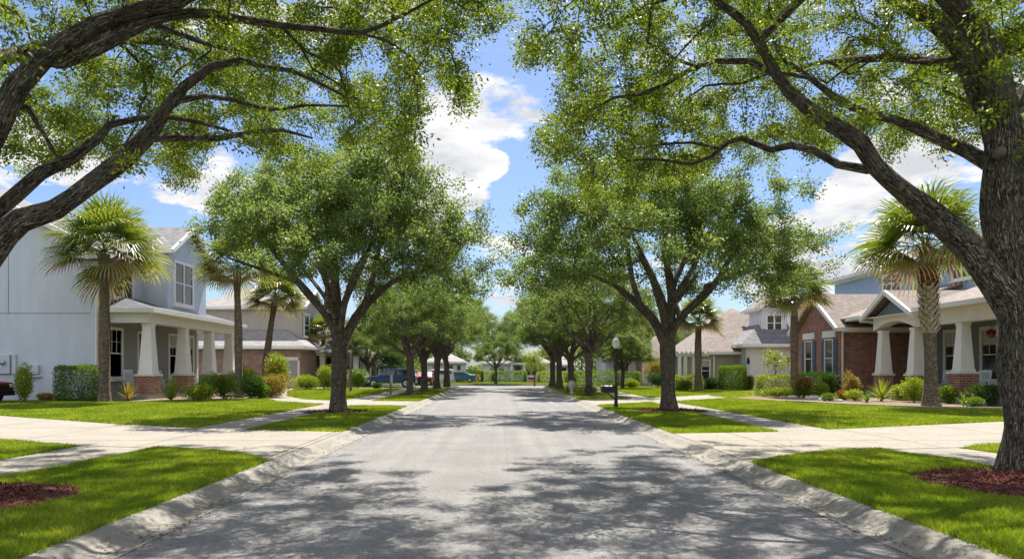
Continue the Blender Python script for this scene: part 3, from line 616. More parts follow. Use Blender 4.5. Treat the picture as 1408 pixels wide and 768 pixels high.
OL = [(-420, -900), (715, -900), (708, -60), (700, 40), (672, 75), (652, 92), (655, 140), (632, 172), (612, 128), (585, 150), (577, 205), (560, 235), (520, 205), (470, 222), (430, 232), (380, 240), (345, 205), (300, 150), (292, 195), (268, 262), (240, 262), (205, 215), (168, 245), (130, 215), (85, 238), (30, 240), (0, 222), (-60, 215), (-420, 260)]
near_tree('oak_tree', 'large oak at the left edge, only its arching limbs in view', LR, LL, OL, (-12.5, .25), 2650, np.random.default_rng(3), 2.6)
RR_ = (7.42, 10.2, 0)
RL = [
 [(7.42, 10.2, -.05, .46), (7.42, 10.2, .12, .38), (7.40, 10.2, .5, .315), (7.37, 10.2, 1.2, .295), (7.33, 10.2, 2.0, .30), (7.25, 10.2, 2.7, .30)] + pl([(1385, 330, 52, 10.2), (1378, 260, 52, 10.1), (1380, 200, 50, 10), (1375, 140, 38, 9.9), (1362, 80, 34, 9.8), (1335, 30, 32, 9.7), (1300, -10, 28, 9.6), (1250, -70, 20, 9.4), (1180, -150, 12, 9.2), (1090, -230, 6, 9)], 10),
 [(7.22, 10.2, 2.35, .22)] + pl([(1362, 382, 42), (1329, 337, 36), (1284, 296, 31), (1244, 265, 28), (1204, 228, 25), (1184, 197, 23), (1134, 165, 20), (1084, 125, 17), (1056, 82, 14), (1026, 32, 12), (979, -2, 10), (930, -50, 7), (880, -110, 4)], 10.1, 9.4),
 pl([(1376, 215, 34), (1366, 165, 32), (1342, 115, 30), (1316, 58, 27), (1280, 24, 23), (1245, 6, 18), (1190, -25, 13), (1120, -80, 8), (1050, -140, 4)], 10.1, 10.8),
 pl([(1192, 233, 14), (1152, 226, 12), (1119, 206, 11), (1088, 200, 10), (1060, 206, 9), (1020, 190, 8), (1000, 196, 7), (978, 215, 6), (950, 226, 5), (905, 219, 4), (862, 221, 2.5)], 10.1, 11.2),
 pl([(1062, 100, 10), (1030, 84, 9), (985, 84, 8), (950, 95, 7), (915, 116, 6), (880, 130, 5), (845, 134, 4), (815, 150, 2.5)], 9.8, 10.6),
 pl([(1374, 236, 22), (1330, 208, 18), (1280, 186, 15), (1230, 165, 13), (1180, 151, 11), (1140, 128, 9), (1110, 104, 7), (1080, 84, 6), (1060, 50, 4)], 10.2, 11.6),
 pl([(1118, 108, 6), (1060, 100, 5), (1020, 115, 4), (970, 118, 3), (930, 150, 2)], 11.0, 12.0),
 pl([(990, 205, 5), (950, 196, 4), (900, 200, 3), (850, 207, 2)], 10.6, 11.4),
 pl([(1310, 82, 8), (1255, 86, 6), (1215, 75, 4), (1180, 95, 3)], 10.4, 11.8),
 pl([(1382, 190, 14), (1400, 150, 12), (1430, 90, 10), (1470, 20, 8), (1520, -60, 4)], 10.1, 9.4),
 [(7.3, 10.0, 5.2, .12), (7.1, 11.6, 6.4, .09), (6.6, 13.6, 7.3, .06), (6.4, 15.5, 7.9, .04), (6.6, 17.5, 8.1, .02)],
 [(4.1, 9.5, 6.5, .06), (3.4, 11.2, 7.4, .05), (2.6, 13.3, 8.1, .03), (2.0, 15.0, 8.3, .02)],
]
OR = [(690, -900), (1800, -900), (1800, 300), (1440, 290), (1408, 225), (1385, 200), (1335, 195), (1300, 222), (1255, 190), (1222, 240), (1180, 185), (1120, 225), (1085, 190), (1055, 232), (1000, 212), (965, 245), (905, 265), (860, 282), (800, 270), (765, 232), (735, 222), (730, 185), (752, 165), (770, 110), (748, 80), (722, 110), (703, 100), (700, 30)]
near_tree('oak_tree', 'large oak with forked trunk on the red mulch at the right edge', RR_, RL, OR, (.25, 13.5), 2750, np.random.default_rng(8), 3.0)
mb = MB(); p = P(1373, 212, 9.78); mb.tube([p, p + Vector((-.04, -.10, .01)), p + Vector((-.05, -.13, .01))], [.075, .07, .045], 12)
kn = mb.build('pruning_knot', M['bark'], None, True)
kn.parent = bpy.data.objects['oak_tree.001']; kn.location = (-7.42, -10.2, 0)

# ---- street oaks: three shapes, copied down the rows
def street_oak_template(limbs, rg, ntips, rx=4.9, ry=4.7, per=100, lf=.10, leans=0, cut=None):
    pts = []
    lob = [(rg.uniform(0, 2 * math.pi), rg.uniform(.35, .95), rg.uniform(.9, 1.35)) for _ in range(16)]
    while len(pts) < ntips:
        th = rg.uniform(0, 2 * math.pi); ph = rg.uniform(-.2, 1) ; z = ph
        rxy = math.sqrt(max(0, 1 - z * z)) if z > 0 else 1 - (abs(z) * .35)
        rad_ = rg.uniform(.3, 1) ** .45 * (1 + .13 * math.sin(th * 3 + 1 + z * 4) + .08 * math.sin(th * 7 + z * 9))
        if rad_ < .62 and z < 0.15: continue
        zz_ = 5.1 + (4.0 * z * rad_ if z > 0 else 4.6 * z * (.5 + .5 * rad_))
        if cut and cut(math.cos(th) * rxy * rx * rad_, zz_): continue
        pts.append((math.cos(th) * rxy * rx * rad_ * (1 - .12 * max(z, 0)) + leans, math.sin(th) * rxy * ry * rad_, zz_))
    tips = np.array(pts)
    pos, par, kids, rr, ends, nm = grow(limbs, tips, rg, step=.35, twig=.009, expo=2.35, wob=.35, near_root=3.0)
    T = tubes_of(pos, par, kids, rr, nm); inner = [i for i in range(nm, len(pos)) if rr[i] < .02 and rg.uniform() < .12]
    c, d, cr = cluster_leaves(pos, list(ends) + inner, par, rg, per, .175, .75)
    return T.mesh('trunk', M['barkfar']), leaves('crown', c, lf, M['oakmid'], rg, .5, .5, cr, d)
def lim(*p): return [tuple(q) for q in p]
V1 = [lim((0, 0, -.05, .44), (0, 0, .12, .36), (.02, 0, .6, .28), (.05, 0, 1.4, .255), (.05, 0, 2.3, .26), (0, 0, 3.0, .22), (-.1, .1, 4.2, .16), (-.15, .1, 5.6, .11), (-.1, .2, 7.4, .05), (0, .2, 8.6, .02)),
      lim((0, 0, 2.7, .17), (-.45, -.1, 3.5, .15), (-1.3, -.2, 4.5, .12), (-2.3, -.3, 5.8, .08), (-3.3, -.4, 7.0, .04)),
      lim((-.4, -.1, 3.4, .11), (-.5, .6, 4.5, .10), (-1.0, 1.4, 6.0, .07), (-1.4, 2.0, 7.4, .03)),
      lim((.1, 0, 2.3, .20), (.6, .05, 3.3, .17), (1.1, .1, 3.9, .13), (1.9, .2, 4.6, .10), (2.9, .2, 5.0, .06), (3.9, .2, 5.2, .03)),
      lim((.9, .1, 3.7, .11), (1.3, -.4, 4.7, .09), (1.7, -.8, 6.1, .07), (2.3, -1.2, 7.4, .03)),
      lim((0, 0, 3.1, .14), (.3, .3, 4.2, .12), (.8, 1.0, 5.6, .09), (1.3, 1.8, 7.2, .04)),
      lim((0, 0, 3.0, .13), (-.1, -.7, 4.0, .11), (-.3, -1.8, 5.3, .08), (-.4, -2.9, 6.4, .04)),
      lim((.1, 0, 2.8, .12), (.4, -.8, 3.7, .10), (1.0, -2.0, 4.7, .07), (1.8, -3.2, 5.4, .03)),
      lim((0, 0, 2.8, .13), (-.5, 1.0, 3.8, .10), (-1.4, 2.3, 4.8, .07), (-2.2, 3.4, 5.6, .03)),
      lim((-1.3, -.2, 4.5, .08), (-2.4, -.5, 4.9, .06), (-3.6, -.8, 5.3, .03)),
      lim((-.1, .1, 4.4, .10), (-.6, -.3, 5.8, .07), (-1.2, -.7, 7.6, .03))]
def mirror(Ls, rg, j=.12): return [[(-x + rg.normal() * j * min(1, max(0, z - 2.4)), y + rg.normal() * j * min(1, max(0, z - 2.4)), z, r) for x, y, z, r in l] for l in Ls]
def rot(Ls, a):
    c, s = math.cos(a), math.sin(a); return [[(x * c - y * s, x * s + y * c, z, r) for x, y, z, r in l] for l in Ls]
V2 = mirror(V1, np.random.default_rng(4)); V3 = rot(mirror(V1, np.random.default_rng(9), .2), 1.9)
tmpl = [street_oak_template(V1, np.random.default_rng(21), 1050, leans=.35, rx=5.0, cut=lambda x, z: x < -1.6 and z < 5.4), street_oak_template(V2, np.random.default_rng(22), 1050, rx=5.9, leans=-.35), street_oak_template(V3, np.random.default_rng(23), 760, per=86, lf=.108)]
def oak(k, x, y, s, rz, label, group='street oaks lining the road', name='oak_tree', sz=None):
    e = empty(name, (x, y, 0), rz, label, 'tree', group); e.scale = (s, s, sz or s)
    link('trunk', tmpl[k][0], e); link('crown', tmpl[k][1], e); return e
oak(0, -5.65, 25.4, 1, 0, 'street oak in a mulch ring beside the left sidewalk, nearest of the left row')
oak(1, 6.13, 26.3, 1, 0, 'street oak in a mulch ring right of the mailbox, nearest of the right row')
oak(2, -5.3, 42.9, .76, .4, 'second street oak of the left row, just right of the navy truck', sz=.80)
oak(0, -5.0, 48.4, .80, 2.2, 'third street oak of the left row, with a double leaning trunk', sz=.74)
oak(1, -4.85, 56, .88, 3.9, 'fourth street oak along the left kerb')
oak(2, -4.6, 63.5, .92, 5.3, 'last street oak at the far end of the left row')
oak(2, 5.15, 41.7, .80, 3.6, 'second street oak of the right row, white flowers round its trunk', sz=.86)
oak(0, 4.75, 48.4, .80, 4.2, 'third street oak of the right row, dark trunk before the hedge', sz=.73)
oak(1, 4.6, 56, .86, 1.2, 'fourth street oak along the right kerb')
oak(2, 4.55, 63.0, .9, .9, 'last street oak at the far end of the right row')
oak(1, -.4, 77, .56, 2.0, 'small oak on the lawn at the road end, before the white house', 'small trees in the distance')
bgt = [(-13, 96, .75), (-22, 104, .95), (-33, 92, 1.0), (-44, 80, 1.0), (-26, 76, .8), (-7.5, 118, .62), (14, 98, .75), (25, 106, .95), (36, 92, 1.0), (45, 78, 1.0), (31, 82, .85), (9, 122, .66), (1, 128, .5), (-12, 66, .62), (-10.5, 84, .68), (12, 74, .7), (18, 88, .8), (-38, 58, .9), (9.8, 58, .5), (-17, 84, .7)]
desc = ['at the left end of the white house', 'above the far left roofs', 'behind the brick house', 'beyond the grey stucco house', 'behind the tan brick house roof', 'in the gap left of the far white house', 'right of the far white house', 'behind the far right roofs', 'beyond the beige house', 'beyond the red brick house', 'behind the beige house roof', 'in the gap right of the far white house', 'low behind the far white house', 'behind the navy truck', 'behind the parked cars on the left', 'behind the long clipped hedge', 'between the far right houses', 'far behind the grey stucco house', 'beside the right sidewalk, before the white two storey house', 'beside the far pink roofed house']
for i, (x, y, s) in enumerate(bgt):
    oak(i % 3, x, y, s, i * 1.7, 'background tree ' + desc[i], 'trees behind the houses', 'background_tree')
# fallen leaves along the gutters, on the walks and in the grass
n = 2400; y = 5.5 + 40 * rng.uniform(0, 1, n) ** 1.7; sdx = rng.uniform(0, 1, n)
x = np.where(sdx < .32, AL + rng.normal(-.08, .13, n), np.where(sdx < .64, AR + rng.normal(.08, .13, n), rng.uniform(-9, 10, n)))
z = np.where((x > AL - .2) & (x < AR + .2), RZ + .012, np.where((x > KL) & (x < KR), -.03, .05))
tag(link('fallen_leaves', leaves('fallen_leaves', np.stack([x, y, z], 1), .048, M['litter'], rng, .5, 3.0, None, unit(np.stack([rng.normal(size=n), rng.normal(size=n), np.zeros(n) + .05], 1)) * 4)), 'dry brown leaves scattered along the gutters and on the grass', kind='stuff')
# ---- distant woodland closing the view
def wood(name, X0, X1, Y, h, n, rg, gap=None):
    x = rg.uniform(X0, X1, n); hh = h * (.72 + .22 * np.sin(x * .13) + .12 * np.sin(x * .41 + 1))
    if gap: hh = np.where(abs(x - gap[0]) < gap[1], hh * .5, hh)
    z = rg.uniform(0, 1, n) ** .8 * hh; y = Y + rg.uniform(-5, 5, n) + 2 * np.sin(x * .5 + z)
    return np.stack([x, y, z], 1)
c = np.concatenate([wood('w', -150, 150, 150, 8, 52000, rng, (0, 9)), wood('w', -150, -14, 125, 8, 20000, rng), wood('w', 16, 150, 125, 8, 20000, rng)])
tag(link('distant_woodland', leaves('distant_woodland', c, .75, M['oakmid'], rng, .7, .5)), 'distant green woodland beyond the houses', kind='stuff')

# ------------------------------------------------------------------ mulch rings
def mulch(x, y, a, b, n, label, rg):
    e = empty('mulch_ring', (x, y, 0), 0, label, 'mulch ring', 'mulch rings under the oaks'); mb = MB(); m = 40; vs = [(0, 0, .09)]
    for j, (rr_, zz_) in enumerate(((.5, .075), (.85, .045), (1.03, .006))):
        for k in range(m):
            t = 2 * math.pi * k / m; w = 1 + (.04 * math.sin(t * 5) + .03 * math.sin(t * 9 + 1)) * rr_; vs.append((a * rr_ * w * math.cos(t), b * rr_ * w * math.sin(t), zz_))
    fs = [(0, 1 + k, 1 + (k + 1) % m) for k in range(m)]
    for j in range(2): fs += [(1 + j * m + k, 1 + (j + 1) * m + k, 1 + (j + 1) * m + (k + 1) % m, 1 + j * m + (k + 1) % m) for k in range(m)]
    mb.add(vs, fs); mb.build('mound', M['mulch'], e, True)
    t = rg.uniform(0, 2 * math.pi, n); r = np.sqrt(rg.uniform(0, 1, n)) * 1.03; z = .10 * (1 - r) + .012 * rg.uniform(0, 1, n) + .004 + .02 * (1 - r)
    c = np.stack([a * r * np.cos(t), b * r * np.sin(t), z], 1); d = rg.normal(size=(n, 3)); d[:, 2] *= .35
    me = leaves('chips', c, .06 if n > 5000 else .1, M['mulch'], rg, .32, .9, None, unit(d) * 3); o = link('wood_chips', me, e); o['kind'] = 'stuff'
mulch(*RINGS[0], 9000, 'reddish mulch ring by the left edge, next to the nearest curb corner', rng)
mulch(*RINGS[1], 12000, 'reddish mulch ring at the foot of the big forked oak on the right', rng)
mulch(*RINGS[2], 1500, 'dark mulch ring under the nearest street oak of the left row', rng)
mulch(*RINGS[3], 1500, 'dark mulch ring under the nearest street oak of the right row', rng)
mulch(*RINGS[4], 500, 'dark mulch ring under the second street oak of the left row', rng)
mulch(*RINGS[5], 500, 'dark mulch ring under the second street oak of the right row', rng)

# ------------------------------------------------------------------ palms
def palm(x, y, h, R, label, rg, tr=.19, nf=42, lean=(0, 0), boots=None, dry=.25, droop=1.0):
    e = empty('palm_tree', (x, y, 0), 0, label, 'palm', 'palm trees in the front gardens')
    T = Tubes(); k = 10; pts = [(lean[0] * (i / k) ** 1.5, lean[1] * (i / k) ** 1.5, h * i / k) for i in range(k + 1)]
    T.add(np.array(pts), np.array([tr * (1.35 if i == 0 else 1.05 if i == 1 else 1 - .02 * i + (.12 if i > k - 2 else 0)) for i in range(k + 1)]), 14)
    link('trunk', T.mesh('trunk', M['palmbark']), e); top = Vector(pts[-1])
    if boots:
        z0, z1, zr = boots; mb = MB(); row = 0; z = z0
        while z < h + .15:
            f = z / h; cx, cy = lean[0] * f ** 1.5, lean[1] * f ** 1.5; bulge = 1 + .25 * math.sin(min(1, (z - z0) / max(z1 - z0, .1)) * math.pi)
            for j in range(9):
                a = 2 * math.pi * (j + .5 * (row % 2)) / 9 + rg.uniform(-.06, .06); r0 = tr * bulge * .85; r1 = r0 + rg.uniform(.12, .19)
                w = .085; c0, s0 = math.cos(a), math.sin(a); zz_ = z + rg.uniform(-.02, .02)
                A = Vector((cx + c0 * r0, cy + s0 * r0, zz_)); Bp = Vector((cx + c0 * r1, cy + s0 * r1, zz_ + .21)); sdv = Vector((-s0, c0, 0)) * w
                mi = 0 if z < zr else 1
                mb.add([A - sdv, A + sdv, Bp + sdv * .55, Bp - sdv * .55, A - sdv - Vector((0, 0, .04)), A + sdv - Vector((0, 0, .04)), Bp + sdv * .5 - Vector((c0 * .03, s0 * .03, .05)), Bp - sdv * .5 - Vector((c0 * .03, s0 * .03, .05))],
                       [(0, 1, 2, 3), (7, 6, 5, 4), (0, 4, 5, 1), (1, 5, 6, 2), (2, 6, 7, 3), (3, 7, 4, 0)], mi)
            z += .13; row += 1
        mb.build('leaf_bases', [M['boot'], M['bootred']], e)
    faces, rn, mt = [], [], []
    stems = MB()
    for i in range(nf):
        u = (i + .5) / nf; el = math.radians(84 - 104 * u ** .95) + rg.normal() * .16; az = i * 2.39996 + rg.normal() * .2
        isdry = u > 1 - dry; pl_ = R * (.42 + .10 * rg.uniform()) * (1 - .12 * u); d = Vector((math.cos(az) * math.cos(el), math.sin(az) * math.cos(el), math.sin(el)))
        side = Vector((-math.sin(az), math.cos(az), 0)); g = Vector((0, 0, -1))
        p0 = top + Vector((0, 0, .1)); p1 = p0 + d * pl_ * .55 + g * .02; p2 = p0 + d * pl_ + g * .10 * pl_ * droop
        stems.tube([p0, p1, p2], [.022, .016, .010], 4)
        dd = (p2 - p1).normalized(); nn = side.cross(dd).normalized(); bl = R * .62 * rg.uniform(.85, 1.08); m = 34; tone = rg.uniform(0, .45) + .35 * u
        twist = rg.normal() * .35; side = (side * math.cos(twist) + nn * math.sin(twist)); nn = side.cross(dd).normalized()
        for j in range(m):
            t = (j / (m - 1) - .5) * 2; an = t * math.radians(112); ll = bl * (1 - .30 * abs(t) ** 1.6) * rg.uniform(.92, 1.05)
            fd = (dd * math.cos(an) + side * math.sin(an)).normalized(); fold = nn * (-.30 * abs(math.sin(an)))
            fd = (fd + fold).normalized(); w = .029 * (bl / 1.3) ** .5; ws = fd.cross(nn).normalized() * w
            start = p2 - dd * .18 * bl * (1 - abs(t)) * .4
            a0 = start; a1 = start + fd * ll * .5 + g * (.05 * ll * droop); fd2 = (fd + g * (.28 * droop + .3 * rg.uniform())).normalized(); a2 = a1 + fd2 * ll * .3; a3 = a2 + (fd2 + g * (.7 * droop)).normalized() * ll * .24
            w0, w1 = ws * .6, ws * 1.15
            faces += [(a0 - w0, a0 + w0, a1 + w1, a1 - w1), (a1 - w1, a1 + w1, a2 + w1 * .7, a2 - w1 * .7), (a2 - w1 * .7, a2 + w1 * .7, a3 + w1 * .08, a3 - w1 * .08)]
            r_ = min(1, tone + rg.uniform(0, .15)); rn += [r_, min(1, r_ + .08), min(1, r_ + .25)]; mt += [1 if isdry and rg.uniform() < .55 else 0] * 3
    V = np.array([[tuple(q) for q in f] for f in faces]); me = fast_mesh('crown', V, 4, M['palmleaf'], np.array(rn)); me.materials.append(M['palmdry']); me.polygons.foreach_set('material_index', np.array(mt, np.int32))
    link('crown', me, e); stems.build('frond_stem', M['palmleaf'], e)['kind'] = 'stuff'; return e
palm(-18.1, 33.3, 6.8, 3.15, 'sabal palm with smooth brown trunk before the grey stucco porch', np.random.default_rng(31), .25, 36, dry=.18)
palm(-13.8, 38.5, 6.7, 2.6, 'dark palm in the planting bed right of the grey stucco porch', np.random.default_rng(32), .21, 34, (-.1, 0), dry=.15)
palm(-14.6, 45, 5.9, 2.3, 'shorter leaning palm before the tan brick wall', np.random.default_rng(33), .21, 36, (.75, 0))
palm(17.1, 28.8, 6.2, 3.15, 'palm with crosshatched leaf bases on its trunk, before the red brick porch', np.random.default_rng(34), .26, 34, (-.2, 0), (3.0, 5.7, 4.75), dry=.2)
palm(16.4, 40.5, 5.6, 2.4, 'palm by the hedge between the white garage and the brick gable', np.random.default_rng(35), .22, 38, dry=.35)
palm(14.2, 52, 4.9, 2.25, 'palm before the beige house with the white pergola', np.random.default_rng(36), .26, 36, dry=.3)
palm(11.9, 70, 5.0, 2.2, 'thin palm rising above the far clipped hedge, left one', np.random.default_rng(37), .2, 30)
palm(13.6, 71, 5.4, 2.2, 'pale trunked palm near the tan roofed garage', np.random.default_rng(38), .3, 30)
palm(-12.6, 73, 4.1, 2.5, 'far palm with dark trunk in front of the pink roofed house', np.random.default_rng(39), .3, 30)
palm(-16.0, 66, 4.6, 2.4, 'far palm seen behind the nearest left street oak', np.random.default_rng(40), .22, 30)

# ------------------------------------------------------------------ houses
def window(parent, F, u0, u1, z0, z1, tr=.13, sill=True, two=False, mull=False, header=.0, mat='trim'):
    mb = MB(); t = tr
    mb.fbox(F, u0 - t, u0, z0 - t, z1 + t, 0, .07); mb.fbox(F, u1, u1 + t, z0 - t, z1 + t, 0, .07)
    mb.fbox(F, u0, u1, z1, z1 + t, 0, .07); mb.fbox(F, u0, u1, z0 - t, z0, 0, .07)
    if sill: mb.fbox(F, u0 - t - .06, u1 + t + .06, z0 - t - .09, z0 - t - .002, 0, .13)
    zm = (z0 + z1) / 2; mb.fbox(F, u0 + .002, u1 - .002, zm - .03, zm + .03, .012, .045)
    if two: um = (u0 + u1) / 2; mb.fbox(F, um - .06, um + .06, z0 + .002, z1 - .002, .012, .052)
    if mull:
        for k in (1, 2): um = u0 + (u1 - u0) * k / 3; mb.fbox(F, um - .012, um + .012, zm + .03, z1, .012, .03)
        zq = zm + (z1 - zm) / 2; mb.fbox(F, u0, u1, zq - .012, zq + .012, .012, .033)
    w = mb.build('window', M[mat], parent); g = MB(); g.fbox(F, u0, u1, z0, z1, .002, .012); g.build('pane', M['glass'], w)
    if (u0 * 7 + z0) % 2 > 1 and not two:
        g = MB(); g.fbox(F, u0 + .02, u1 - .02, z1 - (z1 - z0) * .3, z1 - .01, .0122, .014); g.build('blind', M['blind'], w)
    return w
def gable_roof(parent, x0, x1, y0, y1, ze, zr, axis, i0=0, i1=0, mat='shgrey', t=.14, fmat='trim', name='roof'):
    """ridge along axis; i0/i1 pull the ridge ends in (a hip), 0 keeps a gable"""
    mb = MB(); f = MB()
    if axis == 'x':
        ym = (y0 + y1) / 2; A, Bq = (x0 + i0, ym, zr), (x1 - i1, ym, zr); c = [(x0, y0, ze), (x1, y0, ze), (x1, y1, ze), (x0, y1, ze)]
        mb.slab([c[0], c[1], Bq, A], t); mb.slab([c[2], c[3], A, Bq], t)
        if i1: mb.slab([c[1], c[2], Bq], t)
        if i0: mb.slab([c[3], c[0], A], t)
        ev = [(c[0], c[1]), (c[2], c[3])] + ([(c[1], c[2])] if i1 else [(c[1], Bq), (c[2], Bq)]) + ([(c[3], c[0])] if i0 else [(c[0], A), (c[3], A)])
    else:
        xm = (x0 + x1) / 2; A, Bq = (xm, y0 + i0, zr), (xm, y1 - i1, zr); c = [(x0, y0, ze), (x1, y0, ze), (x1, y1, ze), (x0, y1, ze)]
        mb.slab([c[1], c[2], Bq, A], t); mb.slab([c[3], c[0], A, Bq], t)
        if i0: mb.slab([c[0], c[1], A], t)
        if i1: mb.slab([c[2], c[3], Bq], t)
        ev = [(c[1], c[2]), (c[3], c[0])] + ([(c[0], c[1])] if i0 else [(c[0], A), (c[1], A)]) + ([(c[2], c[3])] if i1 else [(c[2], Bq), (c[3], Bq)])
    r = mb.build(name, M[mat], parent)
    for a, b in ev: f.bar((a[0], a[1], a[2] - .10), (b[0], b[1], b[2] - .10), .16, .22)
    gx0 = .52 if axis == 'x' and not i0 else .04; gx1 = .52 if axis == 'x' and not i1 else .04; gy0 = .52 if axis == 'y' and not i0 else .04; gy1 = .52 if axis == 'y' and not i1 else .04; f.box(x0 + gx0, x1 - gx1, y0 + gy0, y1 - gy1, ze - .26, ze - .20); f.build('fascia', M[fmat], r); return r
def column(parent, x, y, zb, zt, wb, pier=None, piermat='brickpier', w0=None):
    w0 = w0 or .72
    m = MB(); m.box(x - w0 / 2 - .03, x + w0 / 2 + .03, y - w0 / 2 - .03, y + w0 / 2 + .03, zb, zb + .10); m.taper(x, y, zb + .10, zt - .14, w0, w0 * .62); m.box(x - w0 * .36, x + w0 * .36, y - w0 * .36, y + w0 * .36, zt - .14, zt)
    c = m.build('column', M['trim'], parent)
    if pier:
        m = MB(); m.box(x - pier / 2, x + pier / 2, y - pier / 2, y + pier / 2, 0, zb - .10); m.build('pier', M[piermat], c)
        m = MB(); m.box(x - pier / 2 - .06, x + pier / 2 + .06, y - pier / 2 - .06, y + pier / 2 + .06, zb - .10, zb); m.build('pier_cap', M['cream'], c)
    return c
def local(e, ob=None):
    """children were built in world coordinates: shift their meshes so that the thing's origin is at its base"""
    o = e.location.copy()
    def rec(q):
        if q.type == 'MESH': q.data.transform(Matrix.Translation(-o))
        for ch in q.children: rec(ch)
    for ch in e.children: rec(ch)

# House 1, left: grey-blue stucco, two storeys, porch to the street
h = empty('house', (-20, 36, 0), 0, 'two storey grey blue stucco house with a white columned corner porch', 'house', 'houses along the street')
F_S = Frame((0, 36, 0), (1, 0, 0), (0, -1, 0)); F_E = Frame((-20, 0, 0), (0, 1, 0), (1, 0, 0))
mb = MB(); mb.prism([(-34, 36, 0), (-20, 36, 0), (-20, 36, 7.4), (-27, 36, 11.0), (-34, 36, 7.4)], (0, 3.5, 0)); mb.box(-33.9, -20.001, 39.4, 48, 0, 7.3); mb.box(-23, -18.5, 40.5, 45.8, 4.75, 8.2); mb.prism([(-18.5, 40.5, 8.2), (-18.5, 45.8, 8.2), (-18.5, 43.15, 9.7)], (-5, 0, 0)); mb.build('wall', M['stucco'], h)
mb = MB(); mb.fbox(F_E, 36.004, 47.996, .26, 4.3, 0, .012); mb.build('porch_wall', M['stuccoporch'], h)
mb = MB(); mb.fbox(F_S, -34, -20.3, 4.28, 4.31, .001, .012); mb.fbox(F_S, -24.33, -24.30, 4.31, 8.7, .001, .012); mb.build('joint_bead', M['joint'], h)
gable_roof(h, -34.5, -19.5, 35.6, 48.4, 7.32, 11.2, 'y', 0, 8); gable_roof(h, -24, -18.05, 40.1, 46.2, 8.15, 9.95, 'x')
F_B = Frame((-18.5, 0, 0), (0, 1, 0), (1, 0, 0))
window(h, F_E, 37.7, 39.5, 5.35, 7.0, .14, two=True); window(h, F_B, 41.4, 43.7, 5.35, 7.6, .16, two=True)
for a, b, z0, z1 in ((37.0, 38.4, 1.15, 3.55), (44.0, 45.3, 1.15, 3.55), (46.4, 47.3, 1.15, 3.55)): window(h, F_E, a, b, z0, z1, .16, mull=True)
mb = MB(); mb.fbox(F_E, 40.1, 40.2, .3, 3.5, .012, .08); mb.fbox(F_E, 41.35, 41.45, .3, 3.5, .012, .08); mb.fbox(F_E, 40.1, 41.45, 3.502, 3.64, .012, .08); d = mb.build('door', M['trim'], h); mb = MB(); mb.fbox(F_E, 40.2, 41.35, .3, 3.5, .013, .04); mb.build('door_panel', M['door'], d)
mb = MB(); mb.box(-19.98, -17.6, 36.3, 49.2, 0, .26); mb.build('porch_floor', M['walk'], h, bevel=.02)
for y in (37.4, 41.5, 45.2, 48.6): column(h, -18.05, y, 1.28, 3.88, .8, .88, w0=.70)
mb = MB(); mb.box(-20.3, -20.001, 47.7, 48.3, .26, 3.88); mb.box(-18.35, -17.75, 36.8, 49.1, 3.885, 4.4); mb.box(-20, -18.35, 36.8, 37.3, 3.885, 4.4); mb.box(-20, -18.35, 48.6, 49.1, 3.885, 4.4); mb.build('porch_beam', M['trim'], h)
mb = MB(); ze, zw = 4.55, 5.35
mb.slab([(-17.3, 36.25, ze), (-17.3, 49.6, ze), (-19.99, 47.4, zw), (-19.99, 38.4, zw)], .1); mb.slab([(-20.5, 36.25, ze), (-17.3, 36.25, ze), (-19.99, 38.4, zw), (-20.5, 38.4, zw)], .1); mb.slab([(-17.3, 49.6, ze), (-20.5, 49.6, ze), (-20.5, 47.4, zw), (-19.99, 47.4, zw)], .1)
r = mb.build('porch_roof', M['shdark'], h); mb = MB(); mb.bar((-17.3, 36.2, ze - .08), (-17.3, 49.65, ze - .08), .14, .2); mb.bar((-20.5, 36.25, ze - .08), (-17.3, 36.25, ze - .08), .14, .2); mb.bar((-20.5, 49.6, ze - .08), (-17.3, 49.6, ze - .08), .14, .2); mb.box(-20, -17.4, 36.35, 49.5, 4.402, 4.44); mb.build('gutter', M['trim'], r)
mb = MB(); mb.tube([(-17.32, 36.3, 4.4), (-17.75, 36.7, 4.1), (-17.78, 36.75, 3.9)], .045, 8); mb.build('downspout', M['trim'], h)
mb = MB(); mb.fbox(F_E, 35.97, 36.16, 0, 7.0, .0, .05); mb.build('corner_board', M['trim'], h)
mb = MB(); mb.tube([(-24.9, 35.93, 8.9), (-24.9, 35.93, 2.3)], .04, 8); mb.build('conduit', M['utility'], h)
# meter boxes and a tap on the wall
mb = MB(); mb.fbox(F_S, -24.9, -24.15, 1.3, 2.25, .001, .18); mb.build('meter_box', M['utility'], h, bevel=.02); q = MB(); p = F_S.p(-24.45, 1.85, .18); q.tube([p, p + Vector((0, -.12, 0))], .12, 16); q.build('meter_dial', M['galv'], h, True)
mb = MB(); mb.fbox(F_S, -24.1, -23.9, 1.3, 2.25, .002, .1); mb.build('conduit_cover', M['utility'], h)
mb = MB(); mb.fbox(F_S, -23.3, -22.75, 1.3, 1.75, .001, .16); mb.fbox(F_S, -23.3, -22.65, 1.14, 1.18, .001, .2); mb.tube([F_S.p(-23.2, 1.15, .05), F_S.p(-23.2, .2, .05)], .02, 6); mb.build('junction_box', M['utility'], h, bevel=.01)
mb = MB(); mb.tube([F_S.p(-21.7, .0, .06), F_S.p(-21.7, .85, .06), F_S.p(-21.8, .92, .1)], .025, 6); mb.build('tap_pipe', M['galv'], h)
local(h)

